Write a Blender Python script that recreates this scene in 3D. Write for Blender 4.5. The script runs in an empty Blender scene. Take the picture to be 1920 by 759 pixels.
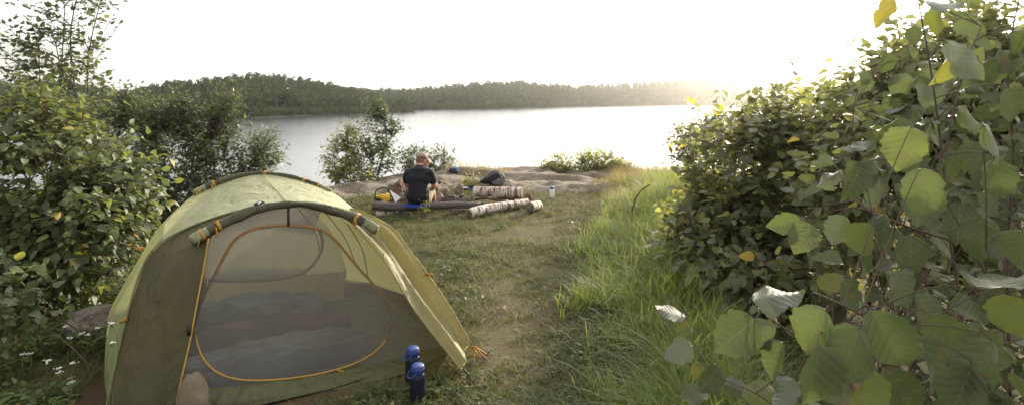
import bpy, bmesh, math, random
import numpy as np
from mathutils import Vector, Matrix, noise as mnoise

random.seed(7)
RNG = np.random.RandomState(11)
scene = bpy.context.scene
COL = scene.collection
HAZE = 0.00038
EYE, HOR, FOC = 1.65, 187.0, 1000.0

def P(px, py, Y):
    """point at depth Y metres seen at photo pixel (1920 wide)"""
    return np.array([(px - 960) / FOC * Y, Y, EYE - (py - HOR) / FOC * Y])

# ------------------------------------------------------------------ nodes
class NT:
    def __init__(self, nt):
        self.nt = nt
    def n(self, typ, ins=None, **props):
        nd = self.nt.nodes.new(typ)
        for k, v in props.items():
            setattr(nd, k, v)
        for k, v in (ins or {}).items():
            self.set(nd, k, v)
        return nd
    def set(self, nd, k, v):
        s = nd.inputs[k]
        if isinstance(v, bpy.types.NodeSocket):
            self.nt.links.new(v, s)
        elif isinstance(v, bpy.types.Node):
            self.nt.links.new(v.outputs[0], s)
        else:
            if isinstance(v, (tuple, list)) and len(v) == 3 and s.type == 'RGBA':
                v = (*v, 1)
            s.default_value = v
    def math(self, op, a, b=0.0, c=None, clamp=False):
        nd = self.nt.nodes.new('ShaderNodeMath'); nd.operation = op; nd.use_clamp = clamp
        self.set(nd, 0, a); self.set(nd, 1, b)
        if c is not None: self.set(nd, 2, c)
        return nd.outputs[0]
    def mix(self, f, a, b, mode='MIX'):
        nd = self.nt.nodes.new('ShaderNodeMix'); nd.data_type = 'RGBA'; nd.blend_type = mode
        self.set(nd, 0, f); self.set(nd, 6, a); self.set(nd, 7, b)
        return nd.outputs[2]
    def ramp(self, f, stops, interp='LINEAR'):
        nd = self.nt.nodes.new('ShaderNodeValToRGB'); r = nd.color_ramp; r.interpolation = interp
        while len(r.elements) < len(stops): r.elements.new(0.5)
        for e, (p, c) in zip(r.elements, stops):
            e.position = p
            e.color = (c, c, c, 1) if not isinstance(c, (tuple, list)) else (*c, 1)
        self.set(nd, 0, f)
        return nd.outputs[0]
    def noise(self, vec, scale, detail=3, rough=0.55, dist=0.0):
        return self.n('ShaderNodeTexNoise', {'Vector': vec, 'Scale': scale, 'Detail': detail, 'Roughness': rough, 'Distortion': dist}).outputs[0]
    def scalevec(self, vec, s):
        return self.n('ShaderNodeMapping', {'Vector': vec, 'Scale': s}).outputs[0]

def newmat(name):
    m = bpy.data.materials.new(name); m.use_nodes = True
    m.node_tree.nodes.clear()
    t = NT(m.node_tree)
    out = t.n('ShaderNodeOutputMaterial')
    return m, t, out

def simple(name, col, rough=0.6, var=0.25, scale=12, bump=0.0, bscale=40, metallic=0.0, spec=0.3, coords='Object'):
    m, t, out = newmat(name)
    co = t.n('ShaderNodeTexCoord').outputs[coords]
    nz = t.noise(co, scale, 4)
    f = t.ramp(nz, [(0.3, 0.0), (0.7, 1.0)])
    dark = tuple(c * (1 - var) for c in col); lite = tuple(min(1, c * (1 + var)) for c in col)
    b = t.n('ShaderNodeBsdfPrincipled', {'Base Color': t.mix(f, dark, lite), 'Roughness': rough, 'Metallic': metallic, 'Specular IOR Level': spec})
    if bump:
        t.set(b, 'Normal', t.n('ShaderNodeBump', {'Height': t.noise(co, bscale, 4), 'Strength': bump, 'Distance': 0.01}).outputs[0])
    t.set(out, 0, b)
    return m

def fabric(name, col, trans, tcol, var=0.1, rough=0.55, wr=0.6, coat=0.25):
    m, t, out = newmat(name)
    co = t.n('ShaderNodeTexCoord').outputs['Object']
    nz = t.noise(co, 2.3, 4)
    c = t.mix(t.ramp(nz, [(0.3, 0.0), (0.7, 1.0)]), tuple(x * (1 - var) for x in col), tuple(x * (1 + var) for x in col))
    fine = t.noise(co, 160, 2)
    c = t.mix(t.math('MULTIPLY', fine, 0.22), c, tuple(x * 0.55 for x in col))
    c = t.mix(t.math('MULTIPLY', t.ramp(t.noise(co, 7, 5, 0.7), [(0.52, 0.0), (0.70, 1.0)]), 0.22), c, (0.10, 0.085, 0.055))
    h = t.math('ADD', t.noise(t.scalevec(co, (3, 3, 1.2)), 2.6, 3, 0.5, 0.8), t.math('MULTIPLY', t.noise(co, 240, 1), 0.012))
    bp = t.n('ShaderNodeBump', {'Height': h, 'Strength': wr, 'Distance': 0.06}).outputs[0]
    b = t.n('ShaderNodeBsdfPrincipled', {'Base Color': c, 'Roughness': rough, 'Specular IOR Level': coat, 'Normal': bp})
    tr = t.n('ShaderNodeBsdfTranslucent', {'Color': tcol, 'Normal': bp})
    mx = t.n('ShaderNodeMixShader', {0: trans, 1: b, 2: tr})
    t.set(out, 0, mx)
    return m

def netting(name, col, alpha):
    m, t, out = newmat(name)
    co = t.n('ShaderNodeTexCoord').outputs['Object']
    a = t.math('ADD', t.math('MULTIPLY', t.noise(co, 5, 3), 0.10), alpha - 0.05)
    d = t.n('ShaderNodeBsdfDiffuse', {'Color': col})
    tl = t.n('ShaderNodeBsdfTranslucent', {'Color': col})
    dd = t.n('ShaderNodeMixShader', {0: 0.4, 1: d, 2: tl})
    tr = t.n('ShaderNodeBsdfTransparent')
    t.set(out, 0, t.n('ShaderNodeMixShader', {0: a, 1: tr, 2: dd}))
    return m

def leafmat(name, ramp, under, tcol, trans=0.36, veins=0.0, rough=0.5, spots=0.0, ytcol=None, spec=0.3):
    """leaf blade: island colour, paler underside, side veins from the leaf's own UV"""
    m, t, out = newmat(name)
    g = t.n('ShaderNodeNewGeometry')
    uv = t.n('ShaderNodeTexCoord').outputs['UV']
    rnd = g.outputs['Random Per Island']
    c = t.ramp(rnd, ramp)
    tc = t.ramp(rnd, [(p, tuple(min(1, x * k) for x, k in zip(cc, tcol))) for p, cc in ramp])
    if spots:
        ob = t.n('ShaderNodeTexCoord').outputs['Object']
        s = t.ramp(t.noise(ob, 22, 4, 0.65), [(0.56, 0.0), (0.64, 1.0)])
        c = t.mix(t.math('MULTIPLY', s, spots), c, (0.12, 0.075, 0.03))
        s2 = t.ramp(t.noise(ob, 9, 3), [(0.42, 0.0), (0.68, 1.0)])
        c = t.mix(t.math('MULTIPLY', s2, 0.35), c, (0.12, 0.13, 0.035))
    if veins:
        sx = t.n('ShaderNodeSeparateXYZ', {0: uv})
        au = t.math('ABSOLUTE', t.math('SUBTRACT', sx.outputs[0], 0.5))
        ph = t.math('SUBTRACT', t.math('MULTIPLY', sx.outputs[1], 7.0), t.math('MULTIPLY', au, 4.5))
        fr = t.math('ABSOLUTE', t.math('SUBTRACT', t.math('FRACT', ph), 0.5))
        vein = t.ramp(fr, [(0.0, 1.0), (0.065, 0.0)])
        rib = t.ramp(au, [(0.0, 1.0), (0.022, 0.0)])
        line = t.math('MAXIMUM', vein, rib)
        c = t.mix(t.math('MULTIPLY', line, veins * 0.55), c, (0.20, 0.215, 0.11))
        tc = t.mix(t.math('MULTIPLY', line, 0.5), tc, (0.10, 0.12, 0.03))
        h = t.math('ADD', t.math('MULTIPLY', t.math('SQRT', fr), 0.9), t.math('MULTIPLY', t.noise(uv, 30, 4), 0.8))
    c = t.mix(g.outputs['Backfacing'], c, under)
    b = t.n('ShaderNodeBsdfPrincipled', {'Base Color': c, 'Roughness': rough, 'Specular IOR Level': spec})
    tr = t.n('ShaderNodeBsdfTranslucent', {'Color': tc})
    if veins:
        bp = t.n('ShaderNodeBump', {'Height': h, 'Strength': 0.55 * veins, 'Distance': 0.004}).outputs[0]
        t.set(b, 'Normal', bp); t.set(tr, 'Normal', bp)
    t.set(out, 0, t.n('ShaderNodeMixShader', {0: trans, 1: b, 2: tr}))
    return m

# ------------------------------------------------------------------ mesh builder
class MB:
    def __init__(self):
        self.v, self.q, self.o, self.uv, self.nv, self.ouv = [], [], [], [], 0, []
    def add(self, v, q, uv=None, others=None):
        v = np.asarray(v, float).reshape(-1, 3); q = np.asarray(q, int).reshape(-1, 4)
        self.v.append(v); self.q.append(q + self.nv)
        if uv is None: uv = np.zeros((len(v), 2))
        self.uv.append(np.asarray(uv, float))
        for f in others or []:
            self.o.append([i + self.nv for i in f])
        self.nv += len(v)
    def build(self, name, mat, root=None, smooth=True, label=None):
        V = np.concatenate(self.v) if self.v else np.zeros((0, 3))
        Q = np.concatenate(self.q) if self.q else np.zeros((0, 4), int)
        UV = np.concatenate(self.uv) if self.uv else np.zeros((0, 2))
        if root is not None: V = V - np.array(world_loc(root))
        me = bpy.data.meshes.new(name)
        nq = len(Q); no = sum(len(f) for f in self.o)
        me.vertices.add(len(V)); me.vertices.foreach_set('co', V.ravel())
        me.loops.add(nq * 4 + no)
        li = np.concatenate([Q.ravel(), np.array([i for f in self.o for i in f], int)]).astype(np.int32)
        me.loops.foreach_set('vertex_index', li)
        me.polygons.add(nq + len(self.o))
        ls = list(range(0, nq * 4, 4)); p = nq * 4
        for f in self.o: ls.append(p); p += len(f)
        me.polygons.foreach_set('loop_start', np.array(ls, np.int32))
        me.polygons.foreach_set('use_smooth', np.full(nq + len(self.o), smooth))
        l = me.uv_layers.new(name='UVMap')
        l.data.foreach_set('uv', UV[li].ravel())
        me.update(calc_edges=True); me.validate()
        if mat is not None: me.materials.append(mat)
        o = bpy.data.objects.new(name, me); COL.objects.link(o)
        if root is not None: o.parent = root
        if label: o['label'] = label
        return o

def world_loc(o):
    l = Vector((0, 0, 0))
    while o is not None:
        l += o.location; o = o.parent
    return l

def tag(o, label=None, cat=None, group=None, kind=None):
    if label: o['label'] = label
    if cat: o['category'] = cat
    if group: o['group'] = group
    if kind: o['kind'] = kind
    return o

def thing(name, loc, label, cat, group=None):
    o = bpy.data.objects.new(name, None); COL.objects.link(o)
    o.empty_display_size = 0.1
    o.location = Vector(loc)
    return tag(o, label, cat, group)

def unit(v):
    v = np.asarray(v, float)
    return v / (np.linalg.norm(v, axis=-1, keepdims=True) + 1e-12)

def cat_rom(pts, n):
    """Catmull-Rom through pts, resampled to n points evenly by length"""
    p = np.asarray(pts, float)
    if len(p) == 2:
        t = np.linspace(0, 1, n)[:, None]; return p[0] * (1 - t) + p[1] * t
    e = np.vstack([2 * p[0] - p[1], p, 2 * p[-1] - p[-2]])
    out = []
    for i in range(len(p) - 1):
        a, b, c, d = e[i:i + 4]
        t = np.linspace(0, 1, 12, endpoint=False)[:, None]
        out.append(0.5 * (2 * b + (c - a) * t + (2 * a - 5 * b + 4 * c - d) * t ** 2 + (3 * b - a - 3 * c + d) * t ** 3))
    out = np.vstack(out + [p[-1:]])
    s = np.concatenate([[0], np.cumsum(np.linalg.norm(np.diff(out[:, :3], axis=0), axis=1))])
    tt = np.linspace(0, s[-1], n)
    return np.stack([np.interp(tt, s, out[:, k]) for k in range(out.shape[1])], 1)

def tube(mb, pts, rad, n=8, caps=True, flat=1.0, rough=0.0, seed=0):
    p = np.asarray(pts, float); m = len(p)
    r = np.broadcast_to(np.asarray(rad, float), (m,))
    t = unit(np.gradient(p, axis=0))
    ref = np.array([0, 0, 1.0]) if abs(t[0][2]) < 0.9 else np.array([1.0, 0, 0])
    u = unit(ref - t[0] * np.dot(ref, t[0]))
    a = np.linspace(0, 2 * np.pi, n, endpoint=False)
    V = []; UV = []
    s = np.concatenate([[0], np.cumsum(np.linalg.norm(np.diff(p, axis=0), axis=1))])
    rs = np.random.RandomState(seed)
    ph = rs.rand(6) * 6.28
    for i in range(m):
        u = unit(u - t[i] * np.dot(u, t[i])); w = np.cross(t[i], u)
        rr = r[i] * np.ones(n)
        if rough:
            rr = rr * (1 + rough * (np.sin(a * 2 + ph[0] + s[i] * 4) * .5 + np.sin(a * 3 + ph[1] - s[i] * 9) * .4 + np.sin(a * 5 + ph[2] + s[i] * 23) * .3 + (rs.rand(n) - .5) * .6))
        V.append(p[i] + (np.cos(a)[:, None] * u + flat * np.sin(a)[:, None] * w) * rr[:, None])
        UV.append(np.stack([a / 6.2832, np.full(n, s[i])], 1))
    V = np.concatenate(V); UV = np.concatenate(UV)
    i = np.arange(m - 1)[:, None] * n; j = np.arange(n)[None]; k = (j + 1) % n
    Q = np.stack([i + j, i + k, i + n + k, i + n + j], -1).reshape(-1, 4)
    oth = [list(range(n))[::-1], [(m - 1) * n + x for x in range(n)]] if caps else None
    mb.add(V, Q, UV, oth)

def grid(mb, A, flip=False, uv=None):
    """A: (rows, cols, 3)"""
    A = np.asarray(A, float); R, C = A.shape[:2]
    i = np.arange(R - 1)[:, None] * C; j = np.arange(C - 1)[None]
    Q = np.stack([i + j, i + j + 1, i + C + j + 1, i + C + j], -1).reshape(-1, 4)
    if flip: Q = Q[:, ::-1]
    if uv is None:
        uv = np.stack(np.meshgrid(np.linspace(0, 1, C), np.linspace(0, 1, R)), -1).reshape(-1, 2)
    mb.add(A.reshape(-1, 3), Q, uv)

def loft(rows, nc, per):
    """rows: list of control polylines; resampled to nc, joined with Catmull-Rom"""
    R = [cat_rom(r, nc) for r in rows]
    cols = [cat_rom(np.array([r[c] for r in R]), per * (len(rows) - 1) + 1) if len(rows) > 2 else cat_rom(np.array([r[c] for r in R]), per + 1) for c in range(nc)]
    return np.stack(cols, 1)

def fbm(x, y, s, seed=0.0, oct=4):
    out = np.zeros(np.shape(x)); a = 1.0; tot = 0
    xf = np.ravel(x); yf = np.ravel(y)
    for o in range(oct):
        out += a * np.array([mnoise.noise(Vector((p * s, q * s, seed + o * 7.3))) for p, q in zip(xf, yf)]).reshape(np.shape(x))
        tot += a; a *= 0.5; s *= 2.07
    return out / tot

def blob(center, size, seed, rough=0.25, n=3, flatb=True, fs=1.7, angular=0.0):
    """stone / lump: displaced icosphere, returns bmesh-free (verts, faces)"""
    bm = bmesh.new(); bmesh.ops.create_icosphere(bm, subdivisions=n, radius=1.0)
    rs = np.random.RandomState(seed); off = Vector(rs.rand(3) * 50)
    cuts = unit(rs.randn(9, 3)); dist = 0.62 + 0.3 * rs.rand(9)
    for v in bm.verts:
        d = v.co.normalized(); r = 1.0
        if angular:
            k = [dist[i] / max(1e-3, float(np.dot(cuts[i], d))) for i in range(9) if np.dot(cuts[i], d) > 0.05]
            r = 1 - angular + angular * min([1.0] + k)
        r += rough * mnoise.noise(d * fs + off) + rough * 0.45 * mnoise.noise(d * fs * 3 + off) + rough * 0.2 * mnoise.noise(d * fs * 8 + off)
        v.co = d * r
        if flatb and v.co.z < -0.55: v.co.z = -0.55 + (v.co.z + 0.55) * 0.15
    V = np.array([v.co[:] for v in bm.verts]) * np.array(size) + np.array(center)
    F = [[v.index for v in f.verts] for f in bm.faces]
    bm.free()
    return V, F

def blob_obj(name, center, size, seed, mat, root=None, smooth=True, **kw):
    V, F = blob(center, size, seed, **kw)
    mb = MB(); mb.add(V, np.zeros((0, 4), int), V[:, :2], F)
    return mb.build(name, mat, root, smooth)

def lathe(mb, prof, c, n=24, axis=None):
    """prof: list of (r, z)"""
    a = np.linspace(0, 2 * np.pi, n, endpoint=False)
    V = []; 
    for r, z in prof:
        V.append(np.stack([np.cos(a) * r, np.sin(a) * r, np.full(n, z)], 1))
    V = np.concatenate(V)
    if axis is not None:
        q = Vector((0, 0, 1)).rotation_difference(Vector(axis)).to_matrix()
        V = V @ np.array(q).T
    V = V + np.asarray(c)
    m = len(prof); i = np.arange(m - 1)[:, None] * n; j = np.arange(n)[None]; k = (j + 1) % n
    Q = np.stack([i + j, i + k, i + n + k, i + n + j], -1).reshape(-1, 4)
    mb.add(V, Q, None, [list(range(n))[::-1], [(m - 1) * n + x for x in range(n)]])

# ------------------------------------------------------------------ sun & sky
SUN_AZ, SUN_EL = math.radians(34), math.radians(15.5)
sun_dir = Vector((math.sin(SUN_AZ) * math.cos(SUN_EL), math.cos(SUN_AZ) * math.cos(SUN_EL), math.sin(SUN_EL)))
ld = bpy.data.lights.new('sun', 'SUN'); ld.energy = 5.0; ld.angle = math.radians(1.5); ld.color = (1.0, 0.86, 0.66)
lo = bpy.data.objects.new('sun', ld); COL.objects.link(lo)
lo.rotation_euler = (-sun_dir).to_track_quat('-Z', 'Y').to_euler(); lo.location = (20, 30, 30)

world = bpy.data.worlds.new('World'); scene.world = world; world.use_nodes = True
wt = NT(world.node_tree); world.node_tree.nodes.clear()
wo = wt.n('ShaderNodeOutputWorld')
sky = wt.n('ShaderNodeTexSky', sky_type='NISHITA', sun_disc=False, sun_elevation=SUN_EL, sun_rotation=SUN_AZ, air_density=1.0, dust_density=2.0, ozone_density=1.0)
co = wt.n('ShaderNodeTexCoord').outputs['Generated']
# thin bright evening cloud over most of the sky
cl = wt.noise(wt.scalevec(co, (1.2, 1.2, 5.0)), 2.4, 5, 0.55, 0.4)
cf = wt.ramp(cl, [(0.34, 0.30), (0.52, 0.94)])
dotn = wt.n('ShaderNodeVectorMath', {0: co, 1: tuple(sun_dir)}, operation='DOT_PRODUCT').outputs['Value']
dn = wt.math('MULTIPLY_ADD', dotn, 0.5, 0.5)
# cloud lit from behind: brightest round the sun, dull on the far side of the sky
cb = wt.ramp(dn, [(0.0, 0.125), (0.45, 0.15), (0.70, 0.185), (0.88, 0.32), (0.975, 0.75), (1.0, 1.0)])
cloud = wt.mix(1.0, cb, (50.0, 49.2, 47.6), 'MULTIPLY')
skyc = wt.mix(cf, sky.outputs[0], cloud)
bg = wt.n('ShaderNodeBackground', {'Color': skyc, 'Strength': 0.10})
wt.set(wo, 0, bg)

scene.view_settings.view_transform = 'Standard'
scene.view_settings.look = 'None'
scene.view_settings.gamma = 1.0
scene.view_settings.use_curve_mapping = False
scene.view_settings.exposure = 0.95

# ------------------------------------------------------------------ camera
cd = bpy.data.cameras.new('camera'); cam = bpy.data.objects.new('camera', cd); COL.objects.link(cam)
cam.location = (0, 0, EYE); cam.rotation_euler = (math.radians(90), 0, 0)
cd.sensor_width = 36; cd.lens = 36 * FOC / 1920; cd.shift_y = -(379.5 - HOR) / 1920
cd.clip_start = 0.05; cd.clip_end = 5000
scene.camera = cam

# ------------------------------------------------------------------ materials
M = {}
def ground_material():
    m, t, out = newmat('ground_soil')
    co = t.n('ShaderNodeTexCoord').outputs['Object']
    big = t.noise(co, 0.55, 4, 0.6, 0.3); mid = t.noise(co, 3.2, 5, 0.65); fine = t.noise(co, 34, 5, 0.7); grit = t.noise(co, 140, 3, 0.7)
    dirt = t.mix(t.ramp(mid, [(0.3, 0.0), (0.7, 1.0)]), (0.058, 0.035, 0.022), (0.112, 0.068, 0.043))
    dirt = t.mix(t.ramp(fine, [(0.35, 0.0), (0.75, 0.8)]), dirt, (0.125, 0.085, 0.057))
    dirt = t.mix(t.ramp(grit, [(0.60, 0.0), (0.70, 0.6)]), dirt, (0.045, 0.032, 0.022))
    moss = t.mix(t.ramp(fine, [(0.3, 0.0), (0.7, 1.0)]), (0.050, 0.058, 0.020), (0.115, 0.112, 0.048))
    k = t.math('ADD', t.math('MULTIPLY', big, 0.6), t.math('MULTIPLY', mid, 0.45))
    c = t.mix(t.ramp(k, [(0.42, 0.0), (0.58, 0.8)]), dirt, moss)
    h = t.math('ADD', t.math('MULTIPLY', fine, 0.7), t.math('MULTIPLY', grit, 0.35))
    bp = t.n('ShaderNodeBump', {'Height': h, 'Strength': 0.8, 'Distance': 0.03}).outputs[0]
    t.set(out, 0, t.n('ShaderNodeBsdfPrincipled', {'Base Color': c, 'Roughness': 0.95, 'Specular IOR Level': 0.15, 'Normal': bp}))
    return m
def rock_material(name, a, b, lich):
    m, t, out = newmat(name)
    co = t.n('ShaderNodeTexCoord').outputs['Object']
    mid = t.noise(t.scalevec(co, (1, 1, 2.2)), 2.3, 6, 0.65, 0.6); fine = t.noise(co, 24, 6, 0.7)
    c = t.mix(t.ramp(mid, [(0.32, 0.0), (0.68, 1.0)]), a, b)
    c = t.mix(t.ramp(fine, [(0.5, 0.0), (0.72, 0.75)]), c, tuple(x * 0.45 for x in a))
    c = t.mix(t.ramp(t.noise(co, 5.5, 5, 0.7), [(0.58, 0.0), (0.66, 0.8)]), c, lich)
    cr = t.n('ShaderNodeTexVoronoi', {'Vector': t.scalevec(co, (1.0, 1.8, 1.0)), 'Scale': 1.6}, feature='DISTANCE_TO_EDGE').outputs[0]
    crk = t.ramp(t.math('ADD', cr, t.math('MULTIPLY', fine, 0.05)), [(0.02, 1.0), (0.06, 0.0)])
    c = t.mix(t.math('MULTIPLY', crk, 0.3), c, (0.05, 0.04, 0.032))
    h = t.math('SUBTRACT', t.math('ADD', mid, t.math('MULTIPLY', fine, 0.5)), t.math('MULTIPLY', crk, 0.25))
    bp = t.n('ShaderNodeBump', {'Height': h, 'Strength': 0.9, 'Distance': 0.05}).outputs[0]
    t.set(out, 0, t.n('ShaderNodeBsdfPrincipled', {'Base Color': c, 'Roughness': 0.88, 'Specular IOR Level': 0.25, 'Normal': bp}))
    return m
def bark_material(name, a, b, birch=False):
    m, t, out = newmat(name)
    uv = t.n('ShaderNodeTexCoord').outputs['UV']; ob = t.n('ShaderNodeTexCoord').outputs['Object']
    if birch:
        base = t.mix(t.ramp(t.noise(ob, 6, 4), [(0.35, 0.0), (0.65, 1.0)]), a, b)
        band = t.noise(t.scalevec(uv, (1.2, 11, 1)), 1.0, 4, 0.6)
        c = t.mix(t.ramp(band, [(0.50, 0.0), (0.58, 0.9)]), base, (0.15, 0.085, 0.055))
        lent = t.noise(t.scalevec(uv, (4, 40, 1)), 1.0, 3, 0.6)
        c = t.mix(t.ramp(lent, [(0.54, 0.0), (0.60, 0.95)]), c, (0.035, 0.028, 0.024))
        scar = t.noise(t.scalevec(uv, (2.2, 5, 1)), 1.7, 3)
        peel = t.noise(t.scalevec(uv, (1.5, 2.2, 1)), 1.3, 5, 0.7, 0.6)
        c = t.mix(t.ramp(peel, [(0.52, 0.0), (0.58, 0.75)]), c, (0.36, 0.23, 0.15))
        ring = t.noise(t.scalevec(uv, (0.25, 3.6, 1)), 1.0, 3)
        c = t.mix(t.ramp(ring, [(0.60, 0.0), (0.64, 0.85)]), c, (0.06, 0.05, 0.045))
        c = t.mix(t.ramp(scar, [(0.66, 0.0), (0.72, 0.9)]), c, (0.05, 0.038, 0.03))
        h = t.math('SUBTRACT', t.noise(t.scalevec(uv, (4, 30, 1)), 1.5, 4), t.math('MULTIPLY', lent, 0.5))
    else:
        g = t.noise(t.scalevec(uv, (14, 2.2, 1)), 1.0, 6, 0.65, 0.4)
        c = t.mix(t.ramp(g, [(0.3, 0.0), (0.7, 1.0)]), a, b)
        c = t.mix(t.ramp(t.noise(t.scalevec(uv, (28, 2.5, 1)), 1.0, 3), [(0.6, 0.0), (0.68, 0.8)]), c, tuple(x * 0.3 for x in a))
        h = g
    bp = t.n('ShaderNodeBump', {'Height': h, 'Strength': 0.8, 'Distance': 0.01}).outputs[0]
    t.set(out, 0, t.n('ShaderNodeBsdfPrincipled', {'Base Color': c, 'Roughness': 0.85, 'Specular IOR Level': 0.2, 'Normal': bp}))
    return m
def water_material():
    m, t, out = newmat('lake_water')
    co = t.n('ShaderNodeTexCoord').outputs['Object']
    w = t.math('ADD', t.noise(t.scalevec(co, (1.0, 0.55, 1)), 1.3, 4, 0.6), t.math('MULTIPLY', t.noise(t.scalevec(co, (0.05, 0.02, 1)), 1.0, 3), 2.0))
    bp = t.n('ShaderNodeBump', {'Height': w, 'Strength': 0.20, 'Distance': 0.25}).outputs[0]
    t.set(out, 0, t.n('ShaderNodeBsdfPrincipled', {'Base Color': (0.016, 0.024, 0.026), 'Roughness': 0.16, 'IOR': 1.33, 'Specular IOR Level': 0.5, 'Normal': bp}))
    return m
M['ground'] = ground_material()
M['rock'] = rock_material('bedrock_granite', (0.115, 0.09, 0.066), (0.275, 0.23, 0.18), (0.15, 0.14, 0.08))
M['stone'] = rock_material('field_stone', (0.13, 0.105, 0.09), (0.27, 0.23, 0.2), (0.22, 0.2, 0.16))
M['brownstone'] = rock_material('brown_stone', (0.15, 0.085, 0.06), (0.27, 0.17, 0.12), (0.2, 0.15, 0.11))
M['soot'] = rock_material('sooty_stone', (0.03, 0.026, 0.024), (0.09, 0.075, 0.065), (0.12, 0.1, 0.085))
M['water'] = water_material()
M['log'] = bark_material('weathered_log', (0.035, 0.03, 0.027), (0.19, 0.165, 0.15))
M['birch'] = bark_material('birch_bark', (0.58, 0.51, 0.45), (0.78, 0.74, 0.68), True)
M['birch_brown'] = bark_material('peeling_birch_bark', (0.46, 0.37, 0.30), (0.70, 0.62, 0.55), True)
M['endgrain'] = simple('cut_wood', (0.24, 0.165, 0.105), 0.85, 0.35, 30, 0.5)
M['twig'] = simple('twig_bark', (0.085, 0.058, 0.042), 0.8, 0.35, 30, 0.3)
M['twigdark'] = simple('stem_bark', (0.055, 0.043, 0.035), 0.85, 0.35, 30, 0.3)
M['greentwig'] = simple('green_stalk', (0.16, 0.15, 0.06), 0.7, 0.3, 30)

GREEN = [(0.0, (0.034, 0.046, 0.019)), (0.35, (0.052, 0.069, 0.027)), (0.75, (0.080, 0.099, 0.040)), (0.96, (0.095, 0.12, 0.034)), (0.995, (0.17, 0.16, 0.035)), (1.0, (0.24, 0.16, 0.04))]
GREENC = [(0.0, (0.032, 0.043, 0.022)), (0.5, (0.050, 0.065, 0.032)), (0.92, (0.076, 0.092, 0.042)), (1.0, (0.11, 0.12, 0.035))]
HAZEL = [(0.0, (0.050, 0.063, 0.032)), (0.4, (0.072, 0.087, 0.044)), (0.80, (0.092, 0.108, 0.053)), (0.92, (0.115, 0.126, 0.048)), (1.0, (0.125, 0.137, 0.048))]
YELLOW = [(0.0, (0.10, 0.122, 0.034)), (0.6, (0.145, 0.15, 0.038)), (1.0, (0.19, 0.165, 0.05))]
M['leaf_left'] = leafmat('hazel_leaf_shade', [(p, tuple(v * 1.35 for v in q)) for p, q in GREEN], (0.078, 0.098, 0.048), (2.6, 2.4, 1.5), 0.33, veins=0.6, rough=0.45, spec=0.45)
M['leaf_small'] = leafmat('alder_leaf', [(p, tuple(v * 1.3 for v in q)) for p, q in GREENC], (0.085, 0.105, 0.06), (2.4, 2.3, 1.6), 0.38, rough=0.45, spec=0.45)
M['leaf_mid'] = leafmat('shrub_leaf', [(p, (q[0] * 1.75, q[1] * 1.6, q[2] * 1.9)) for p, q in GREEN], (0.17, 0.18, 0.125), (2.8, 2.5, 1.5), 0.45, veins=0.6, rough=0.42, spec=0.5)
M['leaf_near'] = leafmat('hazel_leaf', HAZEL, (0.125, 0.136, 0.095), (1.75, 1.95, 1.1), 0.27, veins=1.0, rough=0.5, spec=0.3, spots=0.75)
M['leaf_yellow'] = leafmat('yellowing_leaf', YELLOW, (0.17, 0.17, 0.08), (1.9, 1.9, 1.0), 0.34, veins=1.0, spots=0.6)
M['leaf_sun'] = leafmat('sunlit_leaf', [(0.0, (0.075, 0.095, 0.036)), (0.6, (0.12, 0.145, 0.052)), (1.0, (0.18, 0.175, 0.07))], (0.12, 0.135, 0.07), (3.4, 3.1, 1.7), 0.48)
M['grass_tall'] = leafmat('tall_grass', [(0.0, (0.085, 0.125, 0.03)), (0.5, (0.14, 0.19, 0.046)), (0.8, (0.20, 0.21, 0.07)), (1.0, (0.28, 0.23, 0.12))], (0.11, 0.15, 0.04), (2.4, 2.3, 1.4), 0.5, rough=0.5)
M['grass_short'] = leafmat('short_grass', [(0.0, (0.050, 0.074, 0.022)), (0.6, (0.090, 0.118, 0.036)), (0.85, (0.14, 0.125, 0.055)), (1.0, (0.27, 0.20, 0.105))], (0.08, 0.09, 0.035), (2.0, 1.9, 1.3), 0.35, rough=0.6)
M['grass_dry'] = leafmat('dry_grass', [(0.0, (0.11, 0.12, 0.04)), (0.4, (0.20, 0.175, 0.075)), (1.0, (0.33, 0.26, 0.13))], (0.25, 0.2, 0.1), (1.6, 1.5, 1.3), 0.4, rough=0.65)
M['weed'] = leafmat('ground_weed', [(0.0, (0.04, 0.065, 0.016)), (0.7, (0.085, 0.12, 0.03)), (1.0, (0.14, 0.14, 0.045))], (0.09, 0.115, 0.05), (2.2, 2.2, 1.4), 0.35)
M['forest'] = leafmat('far_foliage', [(0.0, (0.016, 0.026, 0.012)), (0.5, (0.034, 0.050, 0.020)), (1.0, (0.075, 0.092, 0.036))], (0.045, 0.06, 0.025), (1.8, 1.8, 1.4), 0.25, rough=0.9, spec=0.1)
M['shore'] = leafmat('shore_shrubs', [(0.0, (0.035, 0.050, 0.020)), (1.0, (0.085, 0.10, 0.036))], (0.06, 0.08, 0.03), (1.8, 1.8, 1.4), 0.25, rough=0.9, spec=0.1)
M['hill'] = simple('forest_floor', (0.018, 0.021, 0.011), 0.95, 0.4, 0.2)

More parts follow.
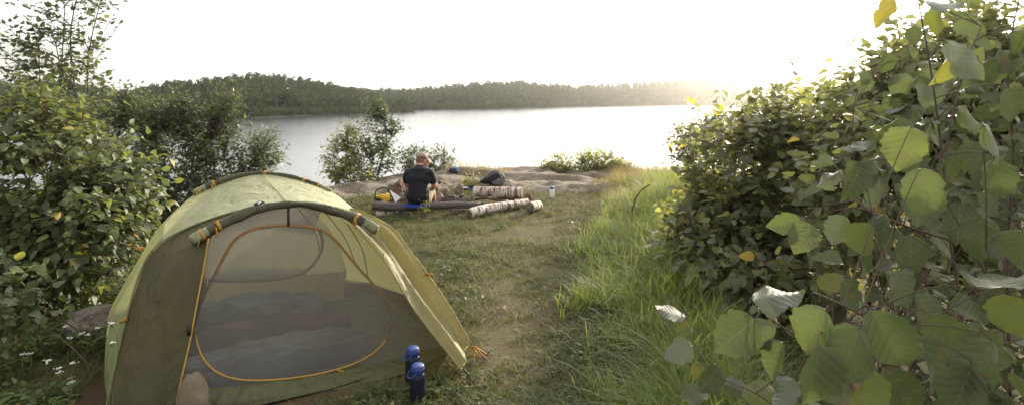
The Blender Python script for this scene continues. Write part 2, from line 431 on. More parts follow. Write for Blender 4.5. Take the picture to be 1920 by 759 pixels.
# ------------------------------------------------------------------ ground, rock, lake
EDGE_X = [-200, -40, -6, -3.2, -2.1, -0.7, 1.2, 2.8, 6, 40, 200]
EDGE_Y = [9, 9, 8.6, 9.7, 10.7, 11.9, 11.8, 11.9, 12.0, 11.5, 11.5]
def smooth01(t):
    t = np.clip(t, 0, 1); return t * t * (3 - 2 * t)
def ground_base(x, y):
    e = np.interp(x, EDGE_X, EDGE_Y)
    return -4.6 * smooth01((y - e) / 10.0)
WATER_Z = -3.35
_gx = np.sinh(np.linspace(-5.6, 5.6, 190)) / np.sinh(5.6) * 150
_gy = 3.5 + np.sinh(np.linspace(-3.6, 4.9, 170)) / np.sinh(4.9) * 70
GX, GY = np.meshgrid(_gx, _gy)
bump = 0.05 * fbm(GX, GY, 0.7, 1.0) + 0.022 * fbm(GX, GY, 3.0, 5.0, 3)
GZ = ground_base(GX, GY) + bump
def gz(x, y):
    """ground height at a point (same function as the sheet, coarse noise)"""
    x = np.atleast_1d(np.asarray(x, float)); y = np.atleast_1d(np.asarray(y, float))
    i = np.clip(np.searchsorted(_gx, x) - 1, 0, len(_gx) - 2); j = np.clip(np.searchsorted(_gy, y) - 1, 0, len(_gy) - 2)
    fx = (x - _gx[i]) / (_gx[i + 1] - _gx[i]); fy = (y - _gy[j]) / (_gy[j + 1] - _gy[j])
    fx = np.clip(fx, 0, 1); fy = np.clip(fy, 0, 1)
    return GZ[j, i] * (1 - fx) * (1 - fy) + GZ[j, i + 1] * fx * (1 - fy) + GZ[j + 1, i] * (1 - fx) * fy + GZ[j + 1, i + 1] * fx * fy
mb = MB(); grid(mb, np.stack([GX, GY, GZ], -1))
tag(mb.build('ground', M['ground']), kind='structure')

# bedrock shelf at the water's edge
rx = np.linspace(-4.2, 4.6, 150); ry = np.linspace(7.6, 15.5, 110)
RX, RY = np.meshgrid(rx, ry)
edge = np.interp(RX, EDGE_X, EDGE_Y)
dd = edge - RY                                        # metres inside the edge
near_lim = np.interp(RX, [-4.2, -3.2, -2.0, -0.8, 0.4, 1.0, 2.0, 3.0, 4.6], [0.7, 1.5, 1.9, 2.3, 2.9, 3.1, 2.8, 1.9, 0.2])
inside = smooth01((near_lim - dd) / 0.9)
rz = ground_base(RX, RY) - 0.16 + 0.20 * inside
crest = np.exp(-((RX + 1.25) / 0.95) ** 2 - ((RY - 11.1) / 0.9) ** 2) * 0.11 + np.exp(-((RX - 0.55) / 0.6) ** 2 - ((RY - 11.3) / 0.6) ** 2) * 0.04 - 0.025 * smooth01((RX - 0.6) / .8)
rz = rz + crest + 0.09 * fbm(RX, RY, 0.9, 3.0, 5) + 0.03 * np.abs(fbm(RX, RY * 2.2, 2.0, 9.0, 3))
led = fbm(RX * 0.5, RY, 1.4, 21.0, 3)
rz = rz + 0.06 * smooth01((dd - 0.7) / 0.8) * inside * smooth01((RX + 0.9) / .6)
rz = rz + 0.05 * np.tanh(led * 9) * inside + 0.03 * np.tanh(fbm(RX * .6 + RY * .3, RY, 2.6, 61.0, 2) * 8) * inside + 0.02 * fbm(RX, RY, 6.0, 71.0, 3) * inside
mb = MB(); grid(mb, np.stack([RX, RY, rz], -1))
tag(mb.build('bedrock_terrain', M['rock']), kind='structure')
def rock_z(x, y):
    i = int(np.clip(np.searchsorted(rx, x), 0, len(rx) - 1)); j = int(np.clip(np.searchsorted(ry, y), 0, len(ry) - 1))
    return max(float(rz[j, i]), float(gz(x, y)[0]))
def floor_z(x, y):
    if rx[0] < x < rx[-1] and ry[0] < y < ry[-1]: return rock_z(x, y)
    return float(gz(x, y)[0])

mb = MB(); grid(mb, np.array([[[-1400, 5, WATER_Z], [1400, 5, WATER_Z]], [[-1400, 1400, WATER_Z], [1400, 1400, WATER_Z]]]))
tag(mb.build('lake_water', M['water']), kind='structure')

# ------------------------------------------------------------------ far hills and their woods
def hill_mesh(name, px, shore_y, ridge_y, ridge_top, tree, seed, back=1.5):
    """px: photo columns; shore distance, ridge distance and ridge silhouette (with trees) per column"""
    cols = np.linspace(px[0], px[-1], 120)
    S = np.interp(cols, px, shore_y); R = np.interp(cols, px, ridge_y); T = np.interp(cols, px, ridge_top)
    zr = EYE + (HOR - T) / FOC * R - tree
    ts = np.concatenate([np.linspace(-0.15, 1, 22), np.linspace(1.1, back, 6)])
    A = np.zeros((len(ts), len(cols), 3))
    for i, t in enumerate(ts):
        Y = S + (R - S) * t
        k = np.clip(t, 0, 1)
        prof = 0.75 * k ** 0.8 + 0.25 * smooth01(k)
        z = WATER_Z + 0.25 + (zr - WATER_Z - 0.25) * prof
        z = z - 0.22 * (t < .02)
        if t < 0: z = WATER_Z + 0.03 + t * 12
        if t > 1: z = zr - (t - 1) * 12
        A[i, :, 0] = (cols - 960) / FOC * Y; A[i, :, 1] = Y; A[i, :, 2] = z
    A[..., 2] += (0.05 * tree + 0.6) * fbm(A[..., 0], A[..., 1], 0.03, seed, 3) * np.clip(ts, 0, 1)[:, None]
    mb = MB(); grid(mb, A)
    o = mb.build(name, M['hill']); tag(o, kind='structure')
    return cols, ts, A

def quad_cards(rs, C, size, spread_n=None, asp=1.0):
    """N random facing little quads at C; returns (4N,3),(N,4)"""
    n = len(C)
    a = unit(rs.randn(n, 3)); b = unit(np.cross(a, rs.randn(n, 3)))
    s = np.asarray(size).reshape(-1, 1) * (0.6 + 0.8 * rs.rand(n, 1))
    a = a * s; b = b * s * asp
    V = np.stack([C - a, C - b * 0.9, C + a * 1.1, C + b], 1).reshape(-1, 3)
    return V, np.arange(4 * n).reshape(n, 4)

def tree_template(kind, seed):
    """far tree of unit height: quads"""
    rs = np.random.RandomState(seed); Vs = []; Q = []; nv = 0
    def put(V, q):
        nonlocal nv
        Vs.append(V); Q.append(q + nv); nv += len(V)
    def trunk(h, r):
        a = np.array([[-r, 0, -.05], [r, 0, -.05], [r * .5, 0, h], [-r * .5, 0, h]]); b = a[:, [1, 0, 2]]
        put(a, np.array([[0, 1, 2, 3]])); put(b, np.array([[0, 1, 2, 3]]))
    if kind == 'spruce':
        trunk(0.9, 0.012)
        for z in np.linspace(0.08, 0.97, 15):
            r = 0.17 * (1.02 - z) ** 0.85 * (0.75 + 0.5 * rs.rand()) + 0.008
            k = 5 if z < 0.8 else 4
            a0 = rs.rand() * 6.28
            for i in range(k):
                a = a0 + i * 6.283 / k + rs.rand() * .5; rr = r * (0.7 + 0.5 * rs.rand())
                d = np.array([math.cos(a), math.sin(a), 0]); w = np.array([-d[1], d[0], 0]) * rr * 0.55
                c = np.array([0, 0, z]); tip = c + d * rr - np.array([0, 0, rr * .55])
                put(np.array([c + [0, 0, .03], (c + tip) / 2 - w, tip, (c + tip) / 2 + w]), np.array([[0, 1, 2, 3]]))
    elif kind == 'pine':
        trunk(0.95, 0.011)
        n = 75
        z = 0.55 + 0.45 * rs.rand(n) ** 0.9; a = rs.rand(n) * 6.28
        r = 0.15 * np.sqrt(rs.rand(n)) * np.sqrt(np.clip((1.04 - z) / 0.4, 0.05, 1))
        C = np.stack([r * np.cos(a), r * np.sin(a), z], 1)
        put(*quad_cards(rs, C, 0.038))
    else:
        trunk(0.6, 0.014)
        n = 105
        d = unit(rs.randn(n, 3)); rad = 0.55 + 0.45 * rs.rand(n, 1) ** .5
        lump = 1 + 0.25 * np.sin(d[:, :1] * 4 + seed) * np.cos(d[:, 2:] * 5 + seed * 2)
        C = d * rad * lump * np.array([0.2, 0.2, 0.40]) + np.array([0, 0, 0.58])
        put(*quad_cards(rs, C, 0.05))
    return np.concatenate(Vs), np.concatenate(Q)

TT = {k: [tree_template(k, s) for s in range(4)] for k in ('spruce', 'pine', 'leafy')}
def wood(name, cols, ts, A, n, hts, mix, seed, tmax=1.05, tpow=0.8, mat='forest', tmin=0.0, label=None, w=1.0):
    rs = np.random.RandomState(seed); mb = MB()
    for _ in range(n):
        c = rs.rand() * (len(cols) - 1.001); t = tmin + (tmax - tmin) * rs.rand() ** tpow
        i = int(c); f = c - i
        j = int(np.clip(np.searchsorted(ts, t) - 1, 0, len(ts) - 2)); g = (t - ts[j]) / (ts[j + 1] - ts[j])
        p = (A[j, i] * (1 - f) + A[j, i + 1] * f) * (1 - g) + (A[j + 1, i] * (1 - f) + A[j + 1, i + 1] * f) * g
        k = rs.choice(['spruce', 'pine', 'leafy'], p=mix(t) if callable(mix) else mix)
        V, Q = TT[k][rs.randint(4)]
        h = (hts[0] + (hts[1] - hts[0]) * rs.rand()) * (1.0 if k != 'leafy' else 0.85)
        a = rs.rand() * 6.28; ca, sa = math.cos(a), math.sin(a)
        W = V * np.array([w, w, 1.0]) * h * np.array([1 + .4 * rs.rand(), 1 + .4 * rs.rand(), 1])
        W = np.stack([W[:, 0] * ca - W[:, 1] * sa, W[:, 0] * sa + W[:, 1] * ca, W[:, 2]], 1) + p
        mb.add(W, Q)
    o = mb.build(name, M[mat], None, False)
    return tag(o, label, 'forest', None, 'stuff')

# nearer wooded hill on the left
LP = [-900, -300, 100, 240, 300, 380, 480, 560, 640, 700, 750, 775]
LS = [150, 145, 143, 142, 142, 142, 144, 160, 178, 193, 214, 225]
LR = [260, 240, 230, 225, 225, 225, 225, 232, 240, 245, 240, 235]
LT = [120, 145, 152, 172, 153, 145, 134, 143, 157, 172, 192, 203]
hl = hill_mesh('wooded_hill', LP, LS, LR, LT, 6.5, 4.0)
wood('forest', *hl, 4300, (4.0, 7.0), lambda t: [0.25, 0.25, 0.5] if t < 0.6 else [0.2, 0.6, 0.2], 5, label='dark mixed forest covering the rounded hill across the lake at left')
wood('shoreline_vegetation', *hl, 1300, (1.0, 3.0), [0.05, 0.0, 0.95], 6, tmax=0.05, mat='shore', label='paler low shrubs fringing the water below the left hill', w=1.3)
# long hills behind
MP = [560, 700, 760, 830, 900, 960, 1020, 1080, 1150, 1230, 1290, 1340, 1420, 1500]
MS = [250, 255, 262, 272, 283, 300, 330, 370, 410, 460, 490, 505, 510, 515]
MR = [400, 400, 400, 410, 420, 430, 450, 480, 520, 560, 600, 620, 630, 640]
MT = [162, 164, 165, 159, 152, 148, 152, 157, 154, 148, 144, 143, 142, 140]
hm = hill_mesh('distant_hill', MP, MS, MR, MT, 9, 8.0)
wood('forest', *hm, 3600, (5.5, 9.5), lambda t: [0.3, 0.15, 0.55] if t < 0.6 else [0.3, 0.35, 0.35], 9, label='long band of forest on the low hills at the far end of the lake')
wood('shoreline_vegetation', *hm, 900, (1.6, 4.5), [0.1, 0.0, 0.9], 10, tmax=0.05, mat='shore', label='thin pale shrubs along the far shore in the middle', w=1.3)
RP = [1180, 1260, 1300, 1360, 1450, 1550, 1700, 1900, 2300]
RS = [560, 545, 540, 530, 520, 500, 470, 430, 400]
RR = [760, 740, 730, 720, 700, 690, 680, 660, 640]
RT = [166, 150, 141, 134, 126, 119, 112, 106, 100]
hr = hill_mesh('sunward_hill', RP, RS, RR, RT, 11, 12.0)
wood('forest', *hr, 1500, (8, 13), [0.3, 0.25, 0.45], 13, label='hazy forest on the hill under the sun at right')

# ------------------------------------------------------------------ leaves
def leaf_template(nl, nc, width=0.62, fold=0.25, curl=0.25, serr=0.0, corr=0.0, wav=0.0, shape='ovate', seed=0):
    """unit-length leaf from base (0,0,0) along +y; x across, z normal"""
    rs = np.random.RandomState(seed)
    t = np.linspace(0, 1, nl + 1)
    if shape == 'hazel':
        w = np.interp(t, [0, .04, .12, .25, .4, .55, .68, .8, .9, .96, 1], [.03, .40, .68, .90, 1.0, .97, .84, .60, .30, .11, 0])
        w = np.convolve(np.pad(w, 2, mode='edge'), [.1, .2, .4, .2, .1], 'valid')
    elif shape == 'round':
        w = np.sin(np.pi * np.clip(t, 0, 1) ** 0.80) ** 0.62
    elif shape == 'narrow':
        w = np.sin(np.pi * t ** 0.85) ** 0.9
    else:
        w = np.sin(np.pi * t ** 0.72) ** 0.72 * (1 - 0.12 * t)
    w = w * width / 2
    w[0] = 0.012; w[-1] = 0.004
    if serr:
        saw = np.where(np.arange(nl + 1) % 2 == 0, 1 + serr * (.5 + rs.rand(nl + 1)), 1 - serr * (.4 + rs.rand(nl + 1))) * (1 + .05 * np.sin(t * 23 + seed) + .04 * np.sin(t * 37 + seed * 2)); saw[[0, -1]] = 1
        w = w * saw
    s = np.linspace(-1, 1, nc + 1)
    X = w[:, None] * s[None]
    if serr: X = X * (1 + .10 * (rs.rand() - .5) * s[None]) + .05 * (rs.rand() - .5) * np.sin(np.pi * t[:, None])
    Yy = np.repeat(t[:, None], nc + 1, 1) - np.abs(X) * 0.12
    Z = fold * np.abs(X) - curl * (t[:, None] ** 2) * 0.6
    if corr: Z = Z + corr * np.cos((t[:, None] * 7 - np.abs(X) / width * 4.5) * 2 * np.pi) * np.minimum(1, np.abs(s[None]) * 2)
    if wav: Z = Z + wav * np.sin(t[:, None] * 7 + rs.rand() * 6) * s[None] + wav * np.sin(t[:, None] * 11 + rs.rand() * 6) * np.abs(s[None]) ** 2
    V = np.stack([X, Yy, Z], -1).reshape(-1, 3)
    uv = np.stack([np.repeat(0.5 + s[None] * 0.5 * (w[:, None] / (width / 2)), nl + 1, 0) if False else 0.5 + 0.5 * X / (width / 2), np.repeat(t[:, None], nc + 1, 1)], -1).reshape(-1, 2)
    C = nc + 1
    i = np.arange(nl)[:, None] * C; j = np.arange(nc)[None]
    Q = np.stack([i + j, i + j + 1, i + C + j + 1, i + C + j], -1).reshape(-1, 4)
    return V, Q, uv

def place_leaves(mb, tmpl, pos, d, nrm, size):
    """tmpl: list of templates; frames from direction d and normal nrm"""
    n = len(pos); d = unit(d); x = unit(np.cross(d, nrm)); z = np.cross(x, d)
    which = RNG.randint(len(tmpl), size=n)
    for k, (V, Q, uv) in enumerate(tmpl):
        idx = np.where(which == k)[0]
        if not len(idx): continue
        S = size[idx].reshape(-1, 1, 1)
        W = pos[idx][:, None] + S * (V[None, :, :1] * x[idx][:, None] + V[None, :, 1:2] * d[idx][:, None] + V[None, :, 2:] * z[idx][:, None])
        m = len(V)
        QQ = (Q[None] + (np.arange(len(idx)) * m)[:, None, None]).reshape(-1, 4)
        mb.add(W.reshape(-1, 3), QQ, np.tile(uv, (len(idx), 1)))

T_MID = [leaf_template(5, 2, 0.68, f, c, 0, 0, 0.03, 'ovate', k) for k, (f, c) in enumerate([(.25, .2), (.45, .35), (.1, .5), (.3, -.1)])]
T_SMALL = [leaf_template(3, 2, 0.6, f, c, 0, 0, 0, 'ovate', k) for k, (f, c) in enumerate([(.25, .2), (.5, .4), (.1, .3)])]
T_NEAR = [leaf_template(42, 8, wd, f, c, 0.05, 0.006, wv, 'hazel', k) for k, (wd, f, c, wv) in enumerate([(.78, .12, .30, .03), (.70, .35, .5, .04), (.84, .05, .15, .05), (.74, .6, .35, .035), (.80, .22, -.2, .06), (.66, .85, .5, .03), (.76, -.25, .6, .05)])]

def branch_path(a, b, n, sag, rs, wob=0.05):
    t = np.linspace(0, 1, n)[:, None]
    L = np.linalg.norm(b - a)
    p = a * (1 - t) + b * t
    p[:, 2] += sag * L * np.sin(np.pi * t[:, 0])
    w = rs.randn(3) * wob * L; w2 = rs.randn(3) * wob * L * .6
    return p + np.sin(np.pi * t) * w + np.sin(2 * np.pi * t) * w2

def shrub(name, label, cat, base, env, n_twigs, leaf_len, per, mat, tmpl, seed, stems=6, stem_r=0.012, group=None,
          twig='twig', droop=0.45, side=0.8, spread=0.25, shell=0.35, base_spread=0.25, up=0.75, twig_r=0.0035, sub=2, flip=0.12):
    """many-stemmed shrub: env is a list of (centre, radii, weight) ellipsoids the twig tips fill"""
    rs = np.random.RandomState(seed)
    base = np.asarray(base, float)
    root = thing(name, base, label, cat, group)
    C = np.array([e[0] for e in env], float); Rr = np.array([e[1] for e in env], float); W = np.array([e[2] for e in env], float); W /= W.sum()
    sb, lb = MB(), MB()
    nodes = []; rad = []
    cen = (C * W[:, None]).sum(0)
    for s in range(stems):
        e = rs.choice(len(env), p=W)
        tgt = C[e] + unit(rs.randn(3)) * Rr[e] * 0.6 * rs.rand() ** .5 + np.array([0, 0, Rr[e][2] * 0.3])
        b = base + np.array([rs.randn() * base_spread, rs.randn() * base_spread, -0.05])
        p = branch_path(b, tgt, 12, 0.02, rs, 0.06)
        r = np.linspace(stem_r * (0.7 + .6 * rs.rand()), stem_r * 0.3, 12)
        tube(sb, p, r, 6, False)
        nodes.append(p[2:]); rad.append(r[2:])
    nodes = np.concatenate(nodes); rad = np.concatenate(rad)
    LP_, LD, LN, LZ = [], [], [], []
    for k in range(n_twigs):
        e = rs.choice(len(env), p=W)
        q = unit(rs.randn(3)); q = q * (shell + (1 - shell) * rs.rand()) ** 0.5
        T = C[e] + q * Rr[e]
        fl = float(ground_base(T[0], T[1])) + 0.05
        if T[2] < fl: T[2] = fl + 0.1 * rs.rand()
        dist = np.linalg.norm(nodes - T, axis=1) + 1.2 * np.maximum(0, nodes[:, 2] - T[2] + 0.05)
        cand = np.argsort(dist)[:4]; a = nodes[rs.choice(cand)]
        nn = 8
        p = branch_path(a, T, nn, 0.08, rs, 0.07)
        tube(sb, p, np.linspace(twig_r, twig_r * 0.35, nn), 4, False)
        paths = [p]
        for _ in range(sub):                                # side twiglets
            i = rs.randint(nn // 2, nn - 1)
            q2 = p[i] + unit(unit(p[-1] - p[0]) + rs.randn(3) * 0.8 + [0, 0, .25]) * leaf_len * (1.5 + 2.0 * rs.rand())
            pp = branch_path(p[i], q2, 4, 0.05, rs, 0.05)
            tube(sb, pp, np.linspace(twig_r * .5, twig_r * .25, 4), 3, False)
            paths.append(pp)
        for pi, pth in enumerate(paths):
            m = per if pi == 0 else max(2, per // 2)
            tv = (np.linspace(0.35, 1.0, m) if pi == 0 else np.linspace(0.35, 1.0, m)) * (len(pth) - 1)
            for li, tq in enumerate(tv):
                i = min(int(tq), len(pth) - 2); f = tq - i
                pos = pth[i] * (1 - f) + pth[i + 1] * f
                td = unit(pth[i + 1] - pth[i])
                sd = unit(np.cross(td, [0, 0, 1]) + 1e-6) * (1 if li % 2 else -1)
                out = unit(pos - cen)
                d = td * 0.5 + sd * side + rs.randn(3) * spread + np.array([0, 0, -droop * (0.4 + rs.rand())]) + out * 0.2
                if li == m - 1: d = td + rs.randn(3) * spread + np.array([0, 0, -droop])
                nv = np.array([0, 0, up]) + out * 0.5 + rs.randn(3) * 0.45
                if rs.rand() < flip: nv = -nv
                LP_.append(pos); LD.append(d); LN.append(nv); LZ.append(leaf_len * (0.42 + 0.75 * rs.rand()))
    place_leaves(lb, tmpl, np.array(LP_), np.array(LD), np.array(LN), np.array(LZ))
    sb.build('stems', M[twig], root); lb.build('foliage', M[mat], root)
    return root

def gp(px, Y, dz=0.0):
    x = (px - 960) / FOC * Y
    return np.array([x, Y, floor_z(x, Y) + dz])
def E(px, py, Y, rx_px, rz_px, ry, w=1.0):
    k = Y / FOC
    return (P(px, py, Y), np.array([rx_px * k, ry, rz_px * k]), w)

# ---- left side
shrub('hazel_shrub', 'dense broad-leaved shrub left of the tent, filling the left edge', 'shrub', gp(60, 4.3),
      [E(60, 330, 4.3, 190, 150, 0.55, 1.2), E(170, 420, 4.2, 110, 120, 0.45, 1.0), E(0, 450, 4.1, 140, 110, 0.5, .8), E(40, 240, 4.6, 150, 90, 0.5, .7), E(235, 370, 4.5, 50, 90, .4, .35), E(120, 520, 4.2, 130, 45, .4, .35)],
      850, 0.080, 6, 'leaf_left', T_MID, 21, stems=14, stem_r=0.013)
shrub('young_tree', 'tall open sapling rising against the sky at upper left', 'tree', gp(110, 5.6),
      [E(150, 30, 5.5, 70, 60, 0.4, 1.0), E(110, 100, 5.5, 75, 60, 0.4, 1.0), E(20, 40, 5.3, 60, 60, 0.3, .35), E(150, 170, 5.5, 55, 60, 0.3, .6), E(10, 110, 5.3, 30, 40, .3, .3)],
      170, 0.060, 5, 'leaf_small', T_MID, 22, stems=6, stem_r=0.014, twig='twigdark', droop=0.15, base_spread=0.1)
for i, (px, Y, env, nt, lab) in enumerate([
    (250, 7.6, [E(225, 290, 7.6, 95, 95, .6, 1.0), E(235, 205, 7.6, 40, 45, .4, .3), E(240, 385, 7.4, 90, 55, .5, .8)], 760, 'dark shrub between the left bush and the tent, its top at the water line'),
    (355, 7.4, [E(330, 295, 7.4, 85, 90, .6, 1.0), E(285, 222, 7.4, 36, 42, .4, .4), E(345, 218, 7.4, 36, 42, .4, .4), E(330, 385, 7.2, 90, 55, .5, .8)], 760, 'small-leaved shrub behind the tent roof with two upright tops'),
    (440, 7.8, [E(425, 300, 7.8, 80, 80, .6, 1.0), E(428, 200, 7.8, 28, 55, .4, .4), E(492, 295, 7.8, 34, 60, .4, .45), E(450, 370, 7.6, 80, 55, .5, .8)], 760, 'tallest small-leaved shrub behind the tent, beside open water')]):
    shrub('alder_shrub', lab, 'shrub', gp(px, Y), env, nt, 0.060, 6, 'leaf_small', T_SMALL, 30 + i, stems=9, stem_r=0.011, twig='twigdark', droop=0.2,
          group='alder shrubs behind the tent')
shrub('seedling_shrub', 'low leafy seedling at the left frame edge beside the white flowers', 'shrub', gp(10, 3.15),
      [E(30, 590, 3.1, 55, 50, .16, 1.0), E(-30, 560, 3.1, 60, 60, .2, .8)], 26, 0.075, 5, 'leaf_left', T_MID, 40, stems=5, stem_r=0.006, twig_r=0.0025)
# ---- shore
shrub('birch_sapling', 'slender young birch on the shore left of the seated man', 'tree', gp(695, 10.9, -0.1),
      [E(700, 250, 10.9, 42, 55, .4, 1.0), E(690, 300, 10.9, 60, 45, .5, 1.0), E(708, 205, 10.9, 18, 22, .15, .3), E(735, 240, 10.9, 20, 14, .2, .25)],
      400, 0.066, 5, 'leaf_small', T_SMALL, 50, stems=4, stem_r=0.014, twig='twigdark', droop=0.2, base_spread=0.06)
shrub('shore_shrub', 'leafy shrub on the lake bank, left of the young birch', 'shrub', gp(640, 10.3, -0.1),
      [E(635, 300, 10.3, 30, 45, .35, 1.0), E(655, 260, 10.4, 20, 30, .25, .5), E(660, 330, 10.3, 45, 22, .35, .5)], 270, 0.064, 5, 'leaf_sun', T_SMALL, 51, stems=6, stem_r=0.008, droop=0.25)
shrub('shore_shrub', 'low loose shrub on the bank right of the seated man', 'shrub', gp(800, 11.6, -0.1),
      [E(775, 300, 11.6, 35, 32, .35, 1.0), E(825, 305, 11.6, 25, 28, .3, .8)], 260, 0.064, 5, 'leaf_small', T_SMALL, 52, stems=6, stem_r=0.008, droop=0.25)
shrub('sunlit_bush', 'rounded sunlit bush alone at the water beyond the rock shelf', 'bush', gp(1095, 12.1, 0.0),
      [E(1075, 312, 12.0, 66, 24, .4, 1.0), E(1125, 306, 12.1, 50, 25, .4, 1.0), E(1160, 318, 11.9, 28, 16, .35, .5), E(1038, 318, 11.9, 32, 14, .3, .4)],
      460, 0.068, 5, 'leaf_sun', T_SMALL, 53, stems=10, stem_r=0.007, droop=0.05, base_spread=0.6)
# ---- right side
shrub('willow_shrub', 'feathery shrub overhanging the lake at the far end of the grass', 'shrub', gp(1400, 8.6),
      [E(1330, 290, 8.5, 75, 75, .7, 1.0), E(1400, 255, 8.6, 90, 70, .7, 1.0), E(1370, 360, 8.2, 90, 60, .6, .7), E(1290, 270, 8.5, 40, 40, .5, .4)],
      640, 0.066, 6, 'leaf_mid', T_SMALL, 60, stems=11, stem_r=0.013, droop=0.25, base_spread=0.4)
shrub('hazel_shrub', 'grey-green shrub beside the tall grass, in the middle of the right thicket', 'shrub', gp(1440, 5.0),
      [E(1410, 330, 5.0, 130, 140, .6, 1.2), E(1350, 440, 4.8, 90, 95, .45, 1.1), E(1500, 260, 5.2, 110, 90, .6, .9), E(1460, 490, 4.6, 140, 90, .45, .8), E(1330, 520, 4.5, 60, 55, .25, .35), E(1420, 545, 4.1, 110, 70, .3, .6)],
      900, 0.104, 6, 'leaf_mid', T_MID, 61, stems=14, stem_r=0.012, droop=0.4, base_spread=0.4)
shrub('hazel_shrub', 'tall shrub at the upper right with its top against the bright sky', 'shrub', gp(1800, 3.9),
      [E(1640, 240, 4.2, 120, 120, .6, 1.0), E(1760, 160, 3.9, 130, 130, .6, 1.0), E(1900, 150, 3.6, 120, 150, .6, .9), E(1680, 400, 3.6, 190, 150, .5, 1.0), E(1880, 420, 3.4, 160, 200, .5, .9)],
      760, 0.098, 6, 'leaf_mid', T_MID, 62, stems=14, stem_r=0.013, droop=0.45, base_spread=0.4)

# near hazel: the big leaves of the photograph, each at its own distance
HERO = [  # px, py (leaf centre), length px, direction of the tip in the picture (deg, 0 right, 90 down), tilt, flip(underside)
    (1255, 587, 58, 185, .25, 1), (1282, 617, 34, 170, .3, 0), (1270, 660, 60, 150, .3, 1), (1307, 697, 36, 120, .3, 0), (1330, 712, 60, 130, .3, 0),
    (1300, 742, 55, 165, .2, 0), (1355, 695, 40, 60, .4, 0), (1385, 730, 52, 20, .4, 1), (1460, 552, 95, 340, .45, 1), (1377, 630, 98, 140, .25, 0),
    (1430, 640, 82, 130, .4, 1), (1520, 625, 112, 110, .2, 0), (1452, 678, 82, 110, .75, 0), (1560, 527, 50, 320, .2, 0), (1592, 552, 66, 60, .2, 0),
    (1670, 640, 128, 62, .12, 0), (1587, 668, 122, 105, .15, 0), (1530, 712, 132, 95, .2, 0), (1745, 690, 115, 70, .2, 0), (1785, 628, 100, 45, .3, 0),
    (1822, 590, 88, 20, .3, 0), (1868, 535, 112, 5, .65, 0), (1780, 517, 66, 350, .3, 0), (1875, 660, 82, 85, .2, 0), (1897, 690, 58, 80, .3, 0),
    (1505, 447, 66, 130, .2, 0), (1570, 432, 62, 120, .4, 1), (1655, 437, 72, 100, .2, 0), (1617, 452, 82, 95, .3, 0), (1550, 487, 56, 190, .3, 0),
    (1468, 420, 62, 160, .7, 0), (1730, 385, 88, 110, .2, 0), (1897, 392, 62, 150, .4, 1), (1667, 26, 58, 105, .6, 0), (1753, 42, 60, 95, .3, 0),
    (1768, 12, 72, 10, .3, 1), (1714, 68, 36, 60, .3, 0), (1825, 53, 62, 20, .5, 0), (1768, 128, 76, 100, .2, 0), (1806, 118, 90, 60, .45, 1),
    (1603, 213, 42, 350, .3, 0), (1540, 307, 56, 190, .4, 1), (1553, 334, 56, 145, .5, 1), (1695, 282, 92, 110, .15, 0), (1759, 258, 66, 30, .3, 0),
    (1832, 221, 72, 20, .3, 0), (1880, 269, 98, 40, .2, 0), (1822, 297, 66, 120, .3, 0), (1732, 364, 96, 95, .2, 0), (1600, 345, 72, 120, .3, 0),
    (1640, 360, 62, 100, .3, 1), (1745, 179, 62, 350, .6, 1), (1785, 316, 70, 90, .4, 0), (1622, 274, 46, 350, .4, 1), (1653, 253, 36, 100, .3, 0),
    (1840, 690, 110, 100, .2, 0), (1800, 740, 110, 120, .2, 0), (1620, 745, 110, 100, .2, 0), (1905, 600, 100, 70, .3, 0), (1850, 450, 90, 80, .3, 0),
    (1800, 420, 80, 100, .3, 0), (1710, 480, 78, 90, .25, 0), (1690, 540, 80, 75, .3, 0), (1900, 200, 80, 60, .3, 0), (1860, 140, 66, 40, .4, 0),
    (1905, 90, 70, 60, .3, 1), (1870, 340, 80, 80, .3, 0), (1910, 470, 80, 100, .3, 0), (1690, 160, 50, 120, .3, 0), (1660, 120, 44, 80, .3, 0),
    (1710, 215, 52, 140, .4, 0), (1420, 735, 62, 170, .3, 0), (1470, 740, 70, 120, .3, 1), (1640, 590, 70, 30, .5, 0), (1740, 580, 80, 60, .3, 0),
    (1620, 500, 60, 60, .4, 0), (1690, 735, 100, 60, .3, 0), (1905, 740, 90, 80, .2, 0), (1770, 460, 66, 40, .4, 0), (1830, 380, 70, 30, .4, 0), (1790, 230, 56, 100, .4, 0), (1730, 300, 50, 20, .4, 0)]
